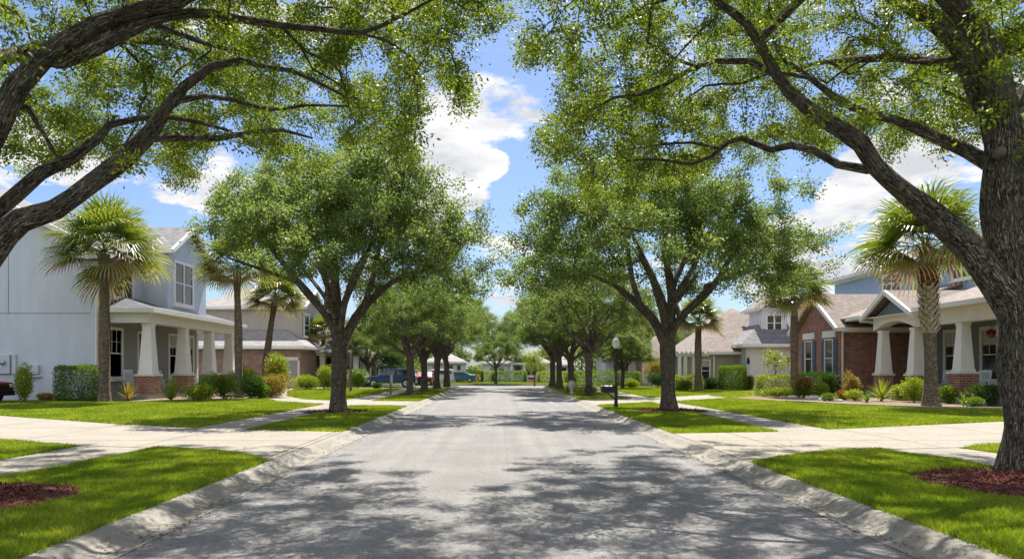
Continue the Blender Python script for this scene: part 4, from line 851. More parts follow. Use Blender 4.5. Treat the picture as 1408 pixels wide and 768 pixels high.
# House 2, left: tan brick garage wing, entry with white columns, upper storey
h = empty('house', (-20, 60, 0), 0, 'tan brick house with pale roof and a grey garage door beyond the left palms', 'house', 'houses along the street')
mb = MB(); mb.box(-29, -16.4, 60, 67, 0, 3.25); mb.build('wall', M['bricktan'], h)
mb = MB(); mb.box(-26, -16.6, 67, 78, 0, 3.25); mb.box(-26, -17.0, 62.5, 69.5, 3.9, 6.9); mb.prism([(-17.0, 62.5, 6.9), (-17.0, 69.5, 6.9), (-17.0, 66, 8.6)], (-4, 0, 0)); mb.build('upper_wall', M['beige'], h)
F1 = Frame((0, 60, 0), (1, 0, 0), (0, -1, 0)); F2 = Frame((-17.0, 0, 0), (0, 1, 0), (1, 0, 0))
gable_roof(h, -29.5, -15.9, 59.5, 72, 3.45, 6.6, 'x', 5, 5, 'shpale'); gable_roof(h, -26.5, -16.6, 62.1, 69.9, 6.9, 8.7, 'x', 3, 0, 'shpale')
for a, b in ((63.2, 64.8), (66.3, 68.2)): window(h, F2, a, b, 4.5, 6.3, .14)
mb = MB(); mb.fbox(F1, -17.75, -16.65, 0, 2.25, .002, .03); g = mb.build('garage_door', M['garagegrey'], h)
mb = MB(); mb.fbox(F1, -17.95, -16.6, 2.26, 2.55, .0, .06); mb.fbox(F1, -16.65, -16.5, 0, 2.26, .0, .07); mb.fbox(F1, -17.9, -17.76, 0, 2.26, .0, .07); mb.build('garage_trim', M['cream'], g)
mb = MB(); mb.box(-16.6, -12.6, 65, 76, 2.75, 3.2); mb.build('entry_beam', M['trim'], h)
for x, y in ((-15.9, 65.4), (-14.3, 65.4), (-12.9, 65.4), (-12.9, 70)): mb = MB(); mb.box(x - .22, x + .22, y - .22, y + .22, 0, 2.748); mb.box(x - .28, x + .28, y - .28, y + .28, 2.5, 2.6); mb.box(x - .28, x + .28, y - .28, y + .28, 0.0, .2); mb.build('column', M['trim'], h)
mb = MB(); mb.box(-16.6, -12.8, 67.5, 75.5, 0, 2.74); mb.build('entry_wall', M['beige'], h)
F3 = Frame((0, 67.5, 0), (1, 0, 0), (0, -1, 0)); window(h, F3, -14.2, -13.6, .7, 2.3, .1); window(h, F3, -13.4, -12.95, .7, 2.3, .1)
mb = MB(); mb.fbox(F3, -16.0, -14.9, 0, 2.5, .002, .06); mb.build('door', M['door'], h)
gable_roof(h, -17.6, -12.2, 64.6, 76.4, 3.25, 4.4, 'y', 2.6, 2.6, 'shpale'); local(h)

# House 3, left far: pale house with a pink awning roof
h = empty('house', (-17, 84, 0), 0, 'far pale house with a pink tiled awning roof behind the palms', 'house', 'houses along the street')
mb = MB(); mb.box(-24, -13.5, 84, 94, 0, 5.0); mb.build('wall', M['whitewall'], h); mb = MB(); mb.prism([(-20, 83, 0), (-17, 83, 0), (-17, 83, 2.8), (-18.5, 83, 5.2), (-20, 83, 2.8)], (0, .96, 0)); mb.build('gable_wall', M['beige'], h)
gable_roof(h, -24.5, -13, 83.5, 94.5, 5.1, 7.0, 'x', 3, 3, 'shgrey')
mb = MB(); mb.slab([(-17.6, 82.2, 2.6), (-13.7, 82.2, 2.6), (-13.9, 83.99, 4.0), (-17.2, 83.99, 4.0)], .12); mb.build('awning_roof', M['pinkroof'], h)
F1 = Frame((0, 84, 0), (1, 0, 0), (0, -1, 0))
for a, b, z0, z1 in ((-15.3, -14.5, 3.9, 4.8), (-14.7, -14.0, .7, 2.2), (-17.6, -16.9, 4.1, 4.8)): window(h, F1, a, b, z0, z1, .08)
mb = MB(); mb.fbox(F1, -16.7, -15.5, 0, 2.1, .002, .05); mb.build('door', M['trim'], h); local(h)

# far white houses at the road end
def far_house(x0, x1, Y, ze, zr, label, wins, roofm='shpale', depth=8, colw=None, pos=None):
    h = empty('house', ((x0 + x1) / 2, Y, 0), 0, label, 'house', 'houses along the street'); F1 = Frame((0, Y, 0), (1, 0, 0), (0, -1, 0))
    mb = MB(); mb.box(x0, x1, Y, Y + depth, 0, ze); mb.build('wall', M['whitewall'], h); gable_roof(h, x0 - .3, x1 + .3, Y - .4, Y + depth + .4, ze + .02, zr, 'x', 2.5, 2.5, roofm)
    for a, b, z0, z1 in wins: window(h, F1, a, b, z0, z1, .07, two=(b - a) > 1)
    return h
h = far_house(-2.3, 6.8, 98, 2.45, 3.9, 'low white house facing down the road from its far end', [(-1.3, -.5, .9, 1.9), (-.2, .6, .9, 1.9), (2.0, 3.0, .8, 2.0), (3.6, 4.9, .8, 2.0), (5.4, 6.2, .8, 2.0)])
mb = MB()
for x in (1.6, 3.3, 5.1): mb.box(x - .12, x + .12, 96.8, 97.04, 0, 2.2)
mb.box(1.4, 5.3, 96.75, 97.99, 2.2, 2.42); mb.build('porch_column', M['trim'], h); r = gable_roof(h, 1.1, 5.6, 96.5, 101, 2.44, 3.5, 'y', 0, 0, 'shpale', name='porch_roof'); local(h)
local(far_house(-9.5, -4.6, 92, 2.5, 3.8, 'low white house at the far left, behind the parked silver car', [(-6.6, -5.9, .7, 2.1), (-8.5, -7.8, .7, 2.1), (-5.4, -4.9, .7, 2.1)]))
local(far_house(7.4, 10.2, 100, 2.2, 3.4, 'small white house far off between the right row trunks', [(8.2, 9.2, .8, 1.8)]))
h = far_house(13.3, 22, 92, 6.0, 8.2, 'far white two storey house behind the long clipped hedge', [(14.4, 15.2, .9, 2.4), (16, 16.8, .9, 2.4), (17.5, 18.3, 3.9, 5.2), (15.1, 15.9, 3.9, 5.2), (19.2, 20, 3.9, 5.2)], 'shgrey'); F1 = Frame((0, 92, 0), (1, 0, 0), (0, -1, 0))
mb = MB(); mb.slab([(13, 90.4, 2.5), (19, 90.4, 2.5), (19, 91.99, 3.9), (13, 91.99, 3.9)], .12); mb.build('awning_roof', M['shpale'], h); local(h)
h = empty('house', (16.6, 79, 0), 0, 'small cream garage with a tan roof behind the nearest right street oak', 'house', 'houses along the street')
mb = MB(); mb.box(15.2, 20.5, 79, 86, 0, 2.9); mb.build('wall', M['beige'], h); gable_roof(h, 14.7, 21, 78.5, 86.5, 2.95, 5.4, 'y', 3.1, 3.1, 'shbrown', fmat='cream')
F1 = Frame((0, 79, 0), (1, 0, 0), (0, -1, 0)); mb = MB(); mb.fbox(F1, 15.8, 17.6, 0, 2.1, .002, .04); mb.build('garage_door', M['garagewhite'], h); mb = MB(); mb.fbox(F1, 15.45, 15.78, 0, 2.4, .0, .07); mb.fbox(F1, 15.78, 17.9, 2.12, 2.4, .0, .07); mb.build('garage_trim', M['cream'], h); local(h)

# House R3: beige one storey with pergola
h = empty('house', (20, 66, 0), 0, 'beige one storey house with brown hip roof and white pergola', 'house', 'houses along the street')
mb = MB(); mb.box(18.1, 24, 66, 78, 0, 3.35); mb.build('wall', M['beige'], h); gable_roof(h, 17.5, 27, 65.4, 78.6, 3.4, 7.4, 'x', 4.6, 0, 'shbrown'); gable_roof(h, 20.5, 28, 72, 82, 6.2, 8.2, 'y', 4, 4, 'shbrown', name='upper_roof')
F1 = Frame((0, 66, 0), (1, 0, 0), (0, -1, 0)); window(h, F1, 18.35, 19.0, .8, 2.6, .12)
mb = MB(); mb.fbox(F1, 19.35, 19.5, 0, 3.1, .001, .12); mb.build('downspout', M['trim'], h); mb = MB(); mb.fbox(F1, 20.9, 21.3, 1.15, 1.5, .001, .1); mb.build('meter_box', M['utility'], h)
p = empty('pergola', (16.4, 64.5, 0), 0, 'white pergola with two posts left of the beige house', 'pergola')
mb = MB(); mb.box(15.5, 18.5, 64.3, 64.6, 3.0, 3.25); mb.box(15.5, 18.5, 66.4, 66.7, 3.0, 3.25)
for k in range(8): mb.box(15.6 + k * .38, 15.7 + k * .38, 63.9, 67.1, 3.255, 3.4)
mb.build('beam', M['trim'], p)
for x, y in ((16.45, 64.45), (17.2, 64.45), (16.45, 66.55)): mb = MB(); mb.box(x - .14, x + .14, y - .14, y + .14, 0, 2.998); mb.build('post', M['trim'], p)
local(h); local(p)
for q in (h, p): q.scale = (.84,) * 3; q.location = (q.location.x * .84, q.location.y * .84, 0)
# House R2: white garage wing with dormer
h = empty('house', (20, 54, 0), 0, 'white stucco garage wing with a small window dormer', 'house', 'houses along the street')
mb = MB(); mb.box(18.3, 27, 54, 62, 0, 3.35); mb.build('wall', M['whitewall'], h)
gable_roof(h, 17.8, 28, 53.5, 62.5, 3.4, 6.4, 'x', 4, 4, 'shgrey')
d = MB(); d.box(19.9, 21.85, 55.3, 58, 3.9, 6.2); dm = d.build('dormer', M['whitewall'], h); F1 = Frame((0, 55.3, 0), (1, 0, 0), (0, -1, 0))
window(dm, F1, 20.35, 21.4, 4.5, 5.6, .12, two=True); gable_roof(dm, 19.6, 22.15, 54.9, 59, 6.22, 7.2, 'y', 0, 0, 'shgrey', name='dormer_roof')
F1 = Frame((0, 54, 0), (1, 0, 0), (0, -1, 0)); mb = MB(); mb.fbox(F1, 18.75, 20.9, 0, 2.35, .002, .03)
for k in (1, 2, 3): mb.fbox(F1, 18.75, 20.9, 2.35 * k / 4 - .012, 2.35 * k / 4 + .012, .0305, .036)
g = mb.build('garage_door', M['garagewhite'], h); mb = MB(); mb.fbox(F1, 18.58, 18.75, 0, 2.5, 0, .06); mb.fbox(F1, 20.9, 21.07, 0, 2.5, 0, .06); mb.fbox(F1, 18.75, 20.9, 2.352, 2.5, 0, .06); mb.build('garage_trim', M['trim'], g)
for x in (18.42, 21.35): mb = MB(); mb.fbox(F1, x - .07, x + .07, 1.95, 2.3, .05, .2); mb.fbox(F1, x - .03, x + .03, 2.3, 2.42, .0, .14); mb.build('wall_lamp', M['black'], h)
local(h)
# House R1: red brick gable, entry gablet, siding porch
h = empty('house', (20, 43, 0), 0, 'red brick house with navy shutters and a white columned siding porch', 'house', 'houses along the street')
mb = MB(); mb.box(20, 30, 42.7, 48.8, 0, 3.9); mb.prism([(20, 42.7, 3.9), (20, 48.8, 3.9), (20, 45.75, 6.0)], (6, 0, 0)); mb.build('brick_wall', M['brick'], h)
FG = Frame((20, 0, 0), (0, 1, 0), (-1, 0, 0)); gable_roof(h, 19.55, 29, 42.25, 49.25, 3.95, 6.25, 'x', 0, 0, 'shbrown')
for a, b in ((43.6, 44.6), (46.5, 47.5)):
    w = window(h, FG, a, b, 1.1, 3.3, .07, sill=True); mb = MB(); mb.fbox(FG, a - .55, a - .09, 1.05, 3.3, 0, .05); mb.build('shutter', M['shutter'], w); mb = MB(); mb.fbox(FG, b + .09, b + .55, 1.05, 3.3, 0, .05); mb.build('shutter', M['shutter'], w)
    mb = MB(); mb.fbox(FG, a - .35, b + .35, 3.45, 3.85, 0, .07); mb.build('lintel', M['trim'], w)
mb = MB(); mb.tube([(20.08, 42.58, 3.7), (20.08, 42.6, 3.4), (20.08, 42.58, .15)], .075, 8); mb.build('downspout', M['cream'], h)
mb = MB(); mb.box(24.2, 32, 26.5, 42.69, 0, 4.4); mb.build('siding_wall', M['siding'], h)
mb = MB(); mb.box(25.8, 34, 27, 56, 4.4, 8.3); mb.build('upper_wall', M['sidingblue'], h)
FW = Frame((24.2, 0, 0), (0, 1, 0), (-1, 0, 0)); FU = Frame((25.8, 0, 0), (0, 1, 0), (-1, 0, 0))
for a, b in ((37.5, 39.4), (34.9, 36.4), (30.6, 32.6)): window(h, FW, a, b, 1.05, 3.45, .2, mull=True, mat='cream')
for a, b in ((30.5, 31.7), (33.8, 35.2), (36.6, 38.0), (39.8, 41.3), (46.8, 48.8)): window(h, FU, a, b, 6.65, 7.7, .14, two=True)
mb = MB(); mb.fbox(FU, 27, 56, 8.0, 8.3, .001, .06); mb.build('frieze', M['trim'], h)
gable_roof(h, 25.2, 34.6, 26.5, 56.6, 8.35, 10.0, 'y', 4.5, 4.5, 'shgrey')
mb = MB(); mb.box(20.2, 24.19, 27, 41.4, 0, .3); mb.build('porch_floor', M['walk'], h, bevel=.02)
for y, pr in ((39.5, .72), (36.4, .72), (32.7, .86), (28.9, .86)): column(h, 20.85, y, 1.3 if pr < .8 else 1.42, 3.62, .8, pr, w0=.62)
mb = MB(); mb.box(23.85, 24.19, 33.9, 34.35, .3, 3.62); mb.build('pilaster', M['cream'], h)
mb = MB(); mb.box(20.55, 21.15, 26.8, 36.0, 3.625, 4.3); mb.box(21.15, 24.19, 26.8, 27.3, 3.625, 4.3); mb.build('porch_beam', M['cream'], h)
mb = MB(); n = 12; ar = [(36.0 + 4.0 * k / n, 3.62 + .42 * math.sin(math.pi * k / n)) for k in range(n + 1)]
mb.prism([(20.55, y, z) for y, z in ar] + [(20.55, 40.0, 4.35), (20.55, 36.0, 4.35)], (.6, 0, 0)); mb.build('entry_arch', M['trim'], h)
mb = MB(); mb.prism([(20.6, 36.1, 4.35), (20.6, 39.9, 4.35), (20.6, 38.0, 5.2)], (.5, 0, 0)); mb.build('entry_gable', M['siding'], h)
gable_roof(h, 20.1, 25.8, 35.5, 40.5, 4.32, 5.65, 'x', 0, 0, 'shbrown', name='entry_roof', t=.12)
mb = MB(); mb.slab([(20.15, 26.4, 4.5), (25.8, 26.4, 6.4), (25.8, 35.6, 6.4), (20.15, 35.6, 4.5)][::-1], .12); r = mb.build('porch_roof', M['shbrown'], h); mb = MB(); mb.slab([(20.15, 40.4, 4.5), (25.8, 40.4, 6.4), (25.8, 44.4, 6.4), (20.15, 44.4, 4.5)][::-1], .12); mb.build('link_roof', M['shbrown'], h)
mb = MB(); mb.bar((20.15, 26.4, 4.42), (20.15, 35.6, 4.42), .14, .2); mb.bar((20.15, 40.45, 4.42), (20.15, 42.2, 4.42), .14, .2); mb.box(20.2, 24.19, 26.8, 42.6, 4.31, 4.35); mb.build('gutter', M['trim'], r)
local(h)
# ------------------------------------------------------------------ shrubs and hedges
def bush(X, Y, w, d, h, mat, label, name='shrub', cat='shrub', group='shrubs in the front gardens', box=False, lf=.075, dens=1.0, flower=None, nfl=60, seed=None, z0=.0):
    rg = np.random.default_rng(int(abs(X * 131 + Y * 17)) + 7)
    e = empty(name, (X, Y, z0), 0, label, cat, group); area = 2 * (w * h + d * h) + w * d
    n = int(area * dens * .62 / (lf * lf * .5) * (3.6 if box else 2.4))
    if box:
        q = rg.uniform(-1, 1, (n, 3)); ax = rg.integers(0, 3, n); m = rg.uniform(0, 1, n) < .75
        idx = np.arange(n)[m]; q[idx, ax[m]] = np.sign(q[idx, ax[m]]) * rg.uniform(.86, 1.04, m.sum()); q[:, 2] = np.abs(q[:, 2]) if False else q[:, 2]
        c = np.stack([q[:, 0] * w / 2, q[:, 1] * d / 2, (q[:, 2] + 1) * h / 2], 1); k = (np.abs(q) ** 8).sum(1) < 1.55
        c = c[k]; c += rg.normal(size=c.shape) * .025; c[:, 2] += .04 * np.sin(c[:, 0] * 5) * (c[:, 2] > h * .8); nrm_ = c - np.array([0, 0, h / 2])
    else:
        cs, nr = [], []; nl = max(5, int(4 + 3 * w))
        for i in range(nl):
            a = rg.uniform(0, 6.28); r = rg.uniform(0, .55) ** .7 if i else 0; cc_ = np.array([math.cos(a) * r * w / 2, math.sin(a) * r * d / 2, h * rg.uniform(.38, .62)]); s = np.array([w, d, h]) * rg.uniform(.24, .36)
            s[2] = min(s[2] * 1.25, h - cc_[2] + .02 * h); u = unit(rg.normal(size=(n // nl, 3))) * rg.uniform(.6, 1.05, (n // nl, 1)); cs.append(cc_ + u * s * np.array([1, 1, 1.0])); nr.append(u)
        c = np.concatenate(cs); c[:, 2] = np.where(c[:, 2] < .02, rg.uniform(.02, .3 * h, len(c)), c[:, 2]); nrm_ = np.concatenate(nr)
    link('foliage', leaves('foliage', c, lf, M[mat], rg, .55, .4, None, unit(nrm_) * .9 + [0, 0, .3]), e)
    mb = MB()
    for i in range(6):
        a = rg.uniform(0, 6.28); r = rg.uniform(.1, .3); mb.tube([(0, 0, 0), (math.cos(a) * w * r * .5, math.sin(a) * d * r * .5, h * .45), (math.cos(a) * w * r, math.sin(a) * d * r, h * .78)], [.022, .015, .006], 5)
    mb.build('stem', M['wood'], e)
    if flower:
        u = unit(rg.normal(size=(nfl, 3))); u[:, 2] = np.abs(u[:, 2]); cen = u * np.array([w, d, h]) * .42 + [0, 0, h * .52]
        cc_ = np.repeat(cen, 7, 0) + rg.normal(size=(nfl * 7, 3)) * .035; link('flowers', leaves('flowers', cc_, .075, M[flower], rg, .8, .4), e)['kind'] = 'stuff'
    return e
def spiky(X, Y, h, n, mat, label, w=.035, arch=.5):
    rg = np.random.default_rng(int(abs(X * 97 + Y))); e = empty('yucca_plant', (X, Y, 0), 0, label, 'spiky plant', 'spiky plants in the beds'); V, R_ = [], []
    for i in range(n):
        az = i * 2.4; el = math.radians(rg.uniform(12, 85)); ln = h * rg.uniform(.85, 1.2); d = Vector((math.cos(az) * math.cos(el), math.sin(az) * math.cos(el), math.sin(el))); s = Vector((-math.sin(az), math.cos(az), 0)) * w * .5
        p = [Vector((0, 0, .08))]; dd = d.copy()
        for k in range(4): p.append(p[-1] + dd * ln / 4); dd = (dd + Vector((0, 0, -arch * .22 * (k + 1) * math.cos(el)))).normalized()
        ws = [.8, 1.1, 1.0, .65, .06]
        for k in range(4): V.append([tuple(p[k] - s * ws[k]), tuple(p[k] + s * ws[k]), tuple(p[k + 1] + s * ws[k + 1]), tuple(p[k + 1] - s * ws[k + 1])]); R_.append(min(1, rg.uniform(0, .6) + .08 * k))
    link('blades', fast_mesh('blades', np.array(V), 4, M[mat], np.array(R_)), e); mb = MB(); mb.tube([(0, 0, 0), (0, 0, .16)], [.07, .05], 8); mb.build('stem', M['wood'], e); return e
def at(px, Y): return (px - HX) * Y / F0
def B_(px, Y, wpx, hpx, d, mat, label, **k): return bush(at(px, Y), Y, wpx * Y / F0, d, hpx * Y / F0, mat, label, **k)
# left garden
B_(110, 34.6, 57, 47, 1.0, 'midleaf', 'clipped square bush against the grey stucco wall, left of the smooth palm', box=True, dens=1.3, cat='hedge', name='hedge_bush')
B_(33, 32.6, 26, 56, .8, 'limeleaf', 'tall loose yellow green bush beside the red car', dens=.9)
B_(63, 35.3, 36, 11, .5, 'ochreleaf', 'low brownish ground plant under the wall boxes')
spiky(at(176, 34.2), 34.2, .85, 60, 'ochreleaf', 'small orange tinged spiky plant left of the first brick pier')
spiky(at(235, 34.6), 34.6, 1.2, 110, 'limeleaf', 'large light green yucca in front of the porch piers')
B_(274, 34.8, 52, 24, 1.1, 'limeleaf', 'low lime bush right of the large yucca')
B_(280, 38.2, 26, 34, .9, 'darkleaf', 'dark shrub behind the lime bush by the second porch pier')
B_(308, 36.4, 44, 38, 1.2, 'midleaf', 'mid green bush left of the dark palm trunk')
B_(345, 37.2, 36, 36, 1.2, 'darkleaf', 'dark green bush right of the dark palm trunk')
B_(340, 41.8, 60, 40, 1.2, 'limeleaf', 'tall bright bush between the two left palms', dens=1.1)
B_(380, 40.2, 40, 62, 1.4, 'limeleaf', 'tall yellowish bush with orange tips before the tan brick wall', flower='redflower', nfl=14)
B_(372, 38.6, 56, 34, 1.2, 'ochreleaf', 'rusty leaved shrub below the tall yellowish bush')
B_(357, 37.6, 30, 26, .9, 'midleaf', 'small green mound at the bed corner near the sidewalk')
B_(421, 55, 42, 22, 1.6, 'limeleaf', 'low round bush by the grey garage door')
B_(446, 54, 28, 36, 1.5, 'limeleaf', 'upright round bush before the white entry columns')
B_(492, 58, 36, 28, 1.5, 'midleaf', 'green bush right of the nearest left oak, among white blossoms', flower='whiteflower', nfl=50)
B_(502, 62, 22, 18, 1.2, 'ochreleaf', 'flower bed shrub with red blooms left of the navy truck', flower='redflower', nfl=40)
B_(520, 57, 16, 9, 1.0, 'darkleaf', 'small dark mound in the grass below the navy truck')
B_(470, 60, 40, 26, 1.4, 'midleaf', 'bush behind the nearest left oak trunk')
# right garden
B_(1007, 52.8, 31, 33, 1.6, 'midleaf', 'square clipped bush before the beige house wall', box=True, dens=1.3, cat='hedge', name='hedge_bush')
B_(1029, 53, 14, 22, 1.2, 'midleaf', 'small clipped bush at the corner of the white garage')
B_(1066, 42, 46, 27, 1.1, 'limeleaf', 'wide clipped hedge in front of the white garage door', box=True, dens=1.2, cat='hedge', name='hedge_bush')
B_(1068, 39.8, 76, 14, .9, 'limeleaf', 'low yellow green ground cover in front of the wide clipped hedge')
B_(1114, 43.4, 46, 30, 1.0, 'darkleaf', 'dark clipped hedge under the shuttered windows', box=True, dens=1.2, cat='hedge', name='hedge_bush')
B_(1136, 41.2, 40, 34, 1.1, 'darkleaf', 'dark rounded bush by the cream downspout')
B_(1106, 38.6, 30, 30, .9, 'midleaf', 'shrub with bright red flowers right of the palm by the hedge', flower='redflower', nfl=40)
B_(1126, 38.0, 26, 22, .8, 'limeleaf', 'small lime shrub beside the red flowering one')
B_(1172, 38.2, 30, 38, .8, 'ochreleaf', 'loose yellow flowering shrub against the shaded brick wall', dens=.7)
B_(1160, 35.6, 24, 14, .7, 'ochreleaf', 'low coppery shrub in the right bed', flower='redflower', nfl=16)
B_(1176, 34.6, 28, 16, .8, 'limeleaf', 'low green mound left of the bright yucca')
spiky(at(1212, 34.2), 34.2, 1.0, 90, 'limeleaf', 'bright green yucca in front of the entry arch')
B_(1238, 35, 32, 24, .9, 'limeleaf', 'lime shrub right of the bright yucca')
B_(1256, 33.2, 42, 36, 1.1, 'limeleaf', 'large lime bush left of the crosshatched palm')
B_(1306, 31.8, 30, 28, .9, 'midleaf', 'green shrub between the crosshatched palm and the brick pier')
B_(1352, 29.8, 42, 34, 1.1, 'darkleaf', 'dark leafy bush in front of the right porch, beside the big oak')
B_(1340, 28.6, 26, 16, .7, 'midleaf', 'low green plant at the foot of the dark leafy bush')
B_(1140, 34.4, 22, 12, .6, 'midleaf', 'little green tuft behind the bed stones')
spiky(at(1192, 33.0), 33.0, .45, 40, 'midleaf', 'tiny spiky tuft at the edge of the right bed')
spiky(at(1325, 30.4), 30.4, .5, 45, 'limeleaf', 'small spiky tuft before the brick pier')
# right distance
B_(832, 66, 92, 20, 1.6, 'midleaf', 'long clipped hedge beyond the lamp post', box=True, dens=1.0, lf=.1, cat='hedge', name='hedge')
B_(905, 62, 30, 22, 1.6, 'darkleaf', 'dark bush behind the nearest right oak trunk')
B_(938, 51, 26, 16, 1.4, 'midleaf', 'green bush right of the nearest right oak trunk')
B_(947, 52.4, 34, 20, 1.0, 'limeleaf', 'clipped hedge behind the pergola posts', box=True, lf=.1, cat='hedge', name='hedge_bush')
B_(978, 53.6, 26, 20, 1.2, 'darkleaf', 'dark shrub by the beige house downspout')
B_(905, 76, 40, 34, 1.6, 'ochreleaf', 'tall reddish green shrub by the tan roofed garage', flower='redflower', nfl=20)
B_(866, 60, 24, 14, 1.2, 'limeleaf', 'small lime mound before the long hedge')
B_(811, 41.9, 21, 18, .9, 'midleaf', 'white flowering plant ringing the second right oak trunk', flower='whiteflower', nfl=90)
B_(700, 92, 46, 14, 1.4, 'midleaf', 'low hedge in front of the far white house', box=True, lf=.12, cat='hedge', name='hedge')
B_(672, 93, 18, 14, 1.4, 'limeleaf', 'yellow green clipped bush left of the road end oak', box=True, lf=.12, cat='hedge', name='hedge_bush')
B_(646, 90, 36, 14, 1.4, 'darkleaf', 'dark clipped hedge by the far left white house', box=True, lf=.12, cat='hedge', name='hedge_bush')
B_(760, 88, 40, 14, 1.4, 'limeleaf', 'clipped hedge right of the far white house', box=True, lf=.12, cat='hedge', name='hedge')

def small_tree(X, Y, h, w, label, mat, tr=.05, zb=.3, seed=1, n=2600, lf=.1):
    rg = np.random.default_rng(seed); e = empty('small_tree', (X, Y, 0), 0, label, 'tree', 'young garden trees'); T = Tubes(); ends = []
    T.add(np.array([(0, 0, 0), (.02, 0, h * .3), (0, .02, h * .6), (0, 0, h * .92)]), np.array([tr, tr * .8, tr * .5, tr * .15]), 8)
    for i in range(26):
        a = i * 2.4; z = h * rg.uniform(zb, .85); ln = w * .5 * rg.uniform(.6, 1.05) * (1 - .5 * (z / h - zb)); q = np.array([(0, 0, z), (math.cos(a) * ln * .5, math.sin(a) * ln * .5, z + ln * .25), (math.cos(a) * ln, math.sin(a) * ln, z + ln * .6)]); T.add(q, np.array([tr * .35, tr * .2, .006]), 5); ends.append(q)
    link('trunk', T.mesh('trunk', M['barkfar']), e); E = np.array(ends); k = rg.integers(0, len(E), n); u = rg.uniform(.3, 1.05, (n, 1)); c = E[k, 0] * (1 - u) + E[k, 2] * u + rg.normal(size=(n, 3)) * w * .07
    link('crown', leaves('crown', c, lf, M[mat], rg, .5, .5), e); return e
small_tree(at(1066, 43.2), 43.2, 2.75, 1.9, 'small sparse tree rising from the wide clipped hedge', 'limeleaf', .035, .45, 3, 900, .12)
small_tree(at(537, 68), 68, 3.4, 3.4, 'small dense round tree behind the navy truck', 'darkleaf', .08, .25, 5, 5200, .14)
small_tree(at(735, 84), 84, 3.6, 3.0, 'young bright green tree near the road end on the right', 'limeleaf', .07, .3, 6, 3200, .14)

# ------------------------------------------------------------------ bed stones
for i, (px, Y, s, lb) in enumerate([(1118, 36.2, .32, 'pale rounded stone at the lawn edge under the red flowering shrub'), (1132, 35.4, .24, 'small pale stone in the right bed, second from the hedge'), (1152, 34.2, .2, 'small flat stone in front of the coppery shrub'), (1090, 38.6, .22, 'small stone at the foot of the palm by the hedge')]):
    e = empty('garden_stone', (at(px, Y), Y, 0), i, lb, 'stone', 'stones in the right planting bed'); bm = bmesh.new(); bmesh.ops.create_icosphere(bm, subdivisions=3, radius=1)
    for v in bm.verts: v.co *= 1 + .12 * math.sin(v.co.x * 4 + i) * math.cos(v.co.y * 5 - i); v.co.x *= s * 1.3; v.co.y *= s; v.co.z = v.co.z * s * .5 + s * .2
    me = bpy.data.meshes.new('stone_body'); bm.to_mesh(me); bm.free(); me.materials.append(M['stone']); me.polygons.foreach_set('use_smooth', [True] * len(me.polygons)); link('stone_body', me, e)

# ------------------------------------------------------------------ street lamp, mailbox, posts
e = empty('street_lamp', (at(847, 29.2), 29.2, 0), 0, 'black street lamp with a white acorn globe behind the mailbox', 'street lamp')
mb = MB(); mb.lathe((0, 0, 0), [(.10, 0), (.10, .04), (.075, .08), (.07, .5), (.045, .55), (.038, 2.15), (.05, 2.17), (.05, 2.2), (.038, 2.22), (.055, 2.27), (.07, 2.33), (.075, 2.36)], 14); mb.build('pole', M['black'], e, True)
mb = MB(); mb.lathe((0, 0, 2.36), [(.07, 0), (.115, .06), (.15, .15), (.155, .22), (.13, .31), (.085, .38), (.04, .42)], 18); mb.build('globe', M['milk'], e, True)
mb = MB(); mb.lathe((0, 0, 2.775), [(.05, 0), (.045, .025), (.015, .05), (.02, .08), (.004, .12)], 12); mb.build('finial', M['milk'], e, True)
def mailbox(X, Y, label, rz=0, boxm='black'):
    e = empty('mailbox', (X, Y, 0), rz, label, 'mailbox')
    mb = MB(); mb.box(-.055, .055, -.055, .055, 0, .93); mb.taper(0, 0, .93, .99, .13, .03); mb.box(-.075, .075, -.075, .075, 0, .18); mb.build('post', M[boxm], e, bevel=.006)
    mb = MB(); mb.bar((-.04, 0, .36), (-.33, 0, .60), .05, .05); mb.box(-.5, .1, -.04, .04, .60, .635); mb.build('bracket', M[boxm], e)
    mb = MB(); n = 10; pr = [(.115 * math.cos(math.pi * k / n), .79 + .10 * math.sin(math.pi * k / n)) for k in range(n + 1)]; pr = [(.115, .64)] + pr + [(-.115, .64)]
    mb.prism([(-.56, y, z) for y, z in pr], (.58, 0, 0)); b = mb.build('box', M[boxm], e); mb = MB(); mb.prism([(-.585, y * 1.06, .76 + (z - .76) * 1.06) for y, z in pr], (.022, 0, 0)); mb.box(-.60, -.585, -.02, .02, .80, .85); mb.build('door', M[boxm], b)
    mb = MB(); mb.box(-.30, -.27, .118, .13, .72, .9); mb.build('flag', M['rustred'], b); return e
mailbox(at(847, 28.4), 28.4, 'black curbside mailbox on a post between the kerb and the nearest right oak')
e = mailbox(at(732, 71), 66.3, 'brown red mailbox far down the right kerb', 0, 'rustred')
e = empty('wooden_post', (at(537, 44), 44, 0), 0, 'grey wooden stake with a small plate standing before the navy truck', 'post')
mb = MB(); mb.box(-.05, .05, -.05, .05, 0, 1.25); mb.build('stake', M['wood'], e); mb = MB(); mb.box(-.0, .14, -.075, -.052, .70, 1.2); mb.build('plate', M['galv'], e)
e = empty('wooden_post', (at(482, 50), 50, 0), 0, 'tall dark post just right of the nearest left oak trunk', 'post'); mb = MB(); mb.lathe((0, 0, 0), [(.11, 0), (.1, .1), (.085, 1.8), (.085, 2.7), (.02, 2.78)], 10); mb.build('shaft', M['wood'], e, True)
e = empty('fire_hydrant', (at(657, 80), 80, 0), 0, 'small yellow hydrant on the grass by the road end', 'hydrant')
mb = MB(); mb.lathe((0, 0, 0), [(.2, 0), (.2, .06), (.15, .08), (.15, .62), (.19, .64), (.19, .7), (.14, .85), (.05, .93), (.05, .98)], 14); mb.build('barrel', M['hydrant'], e, True)
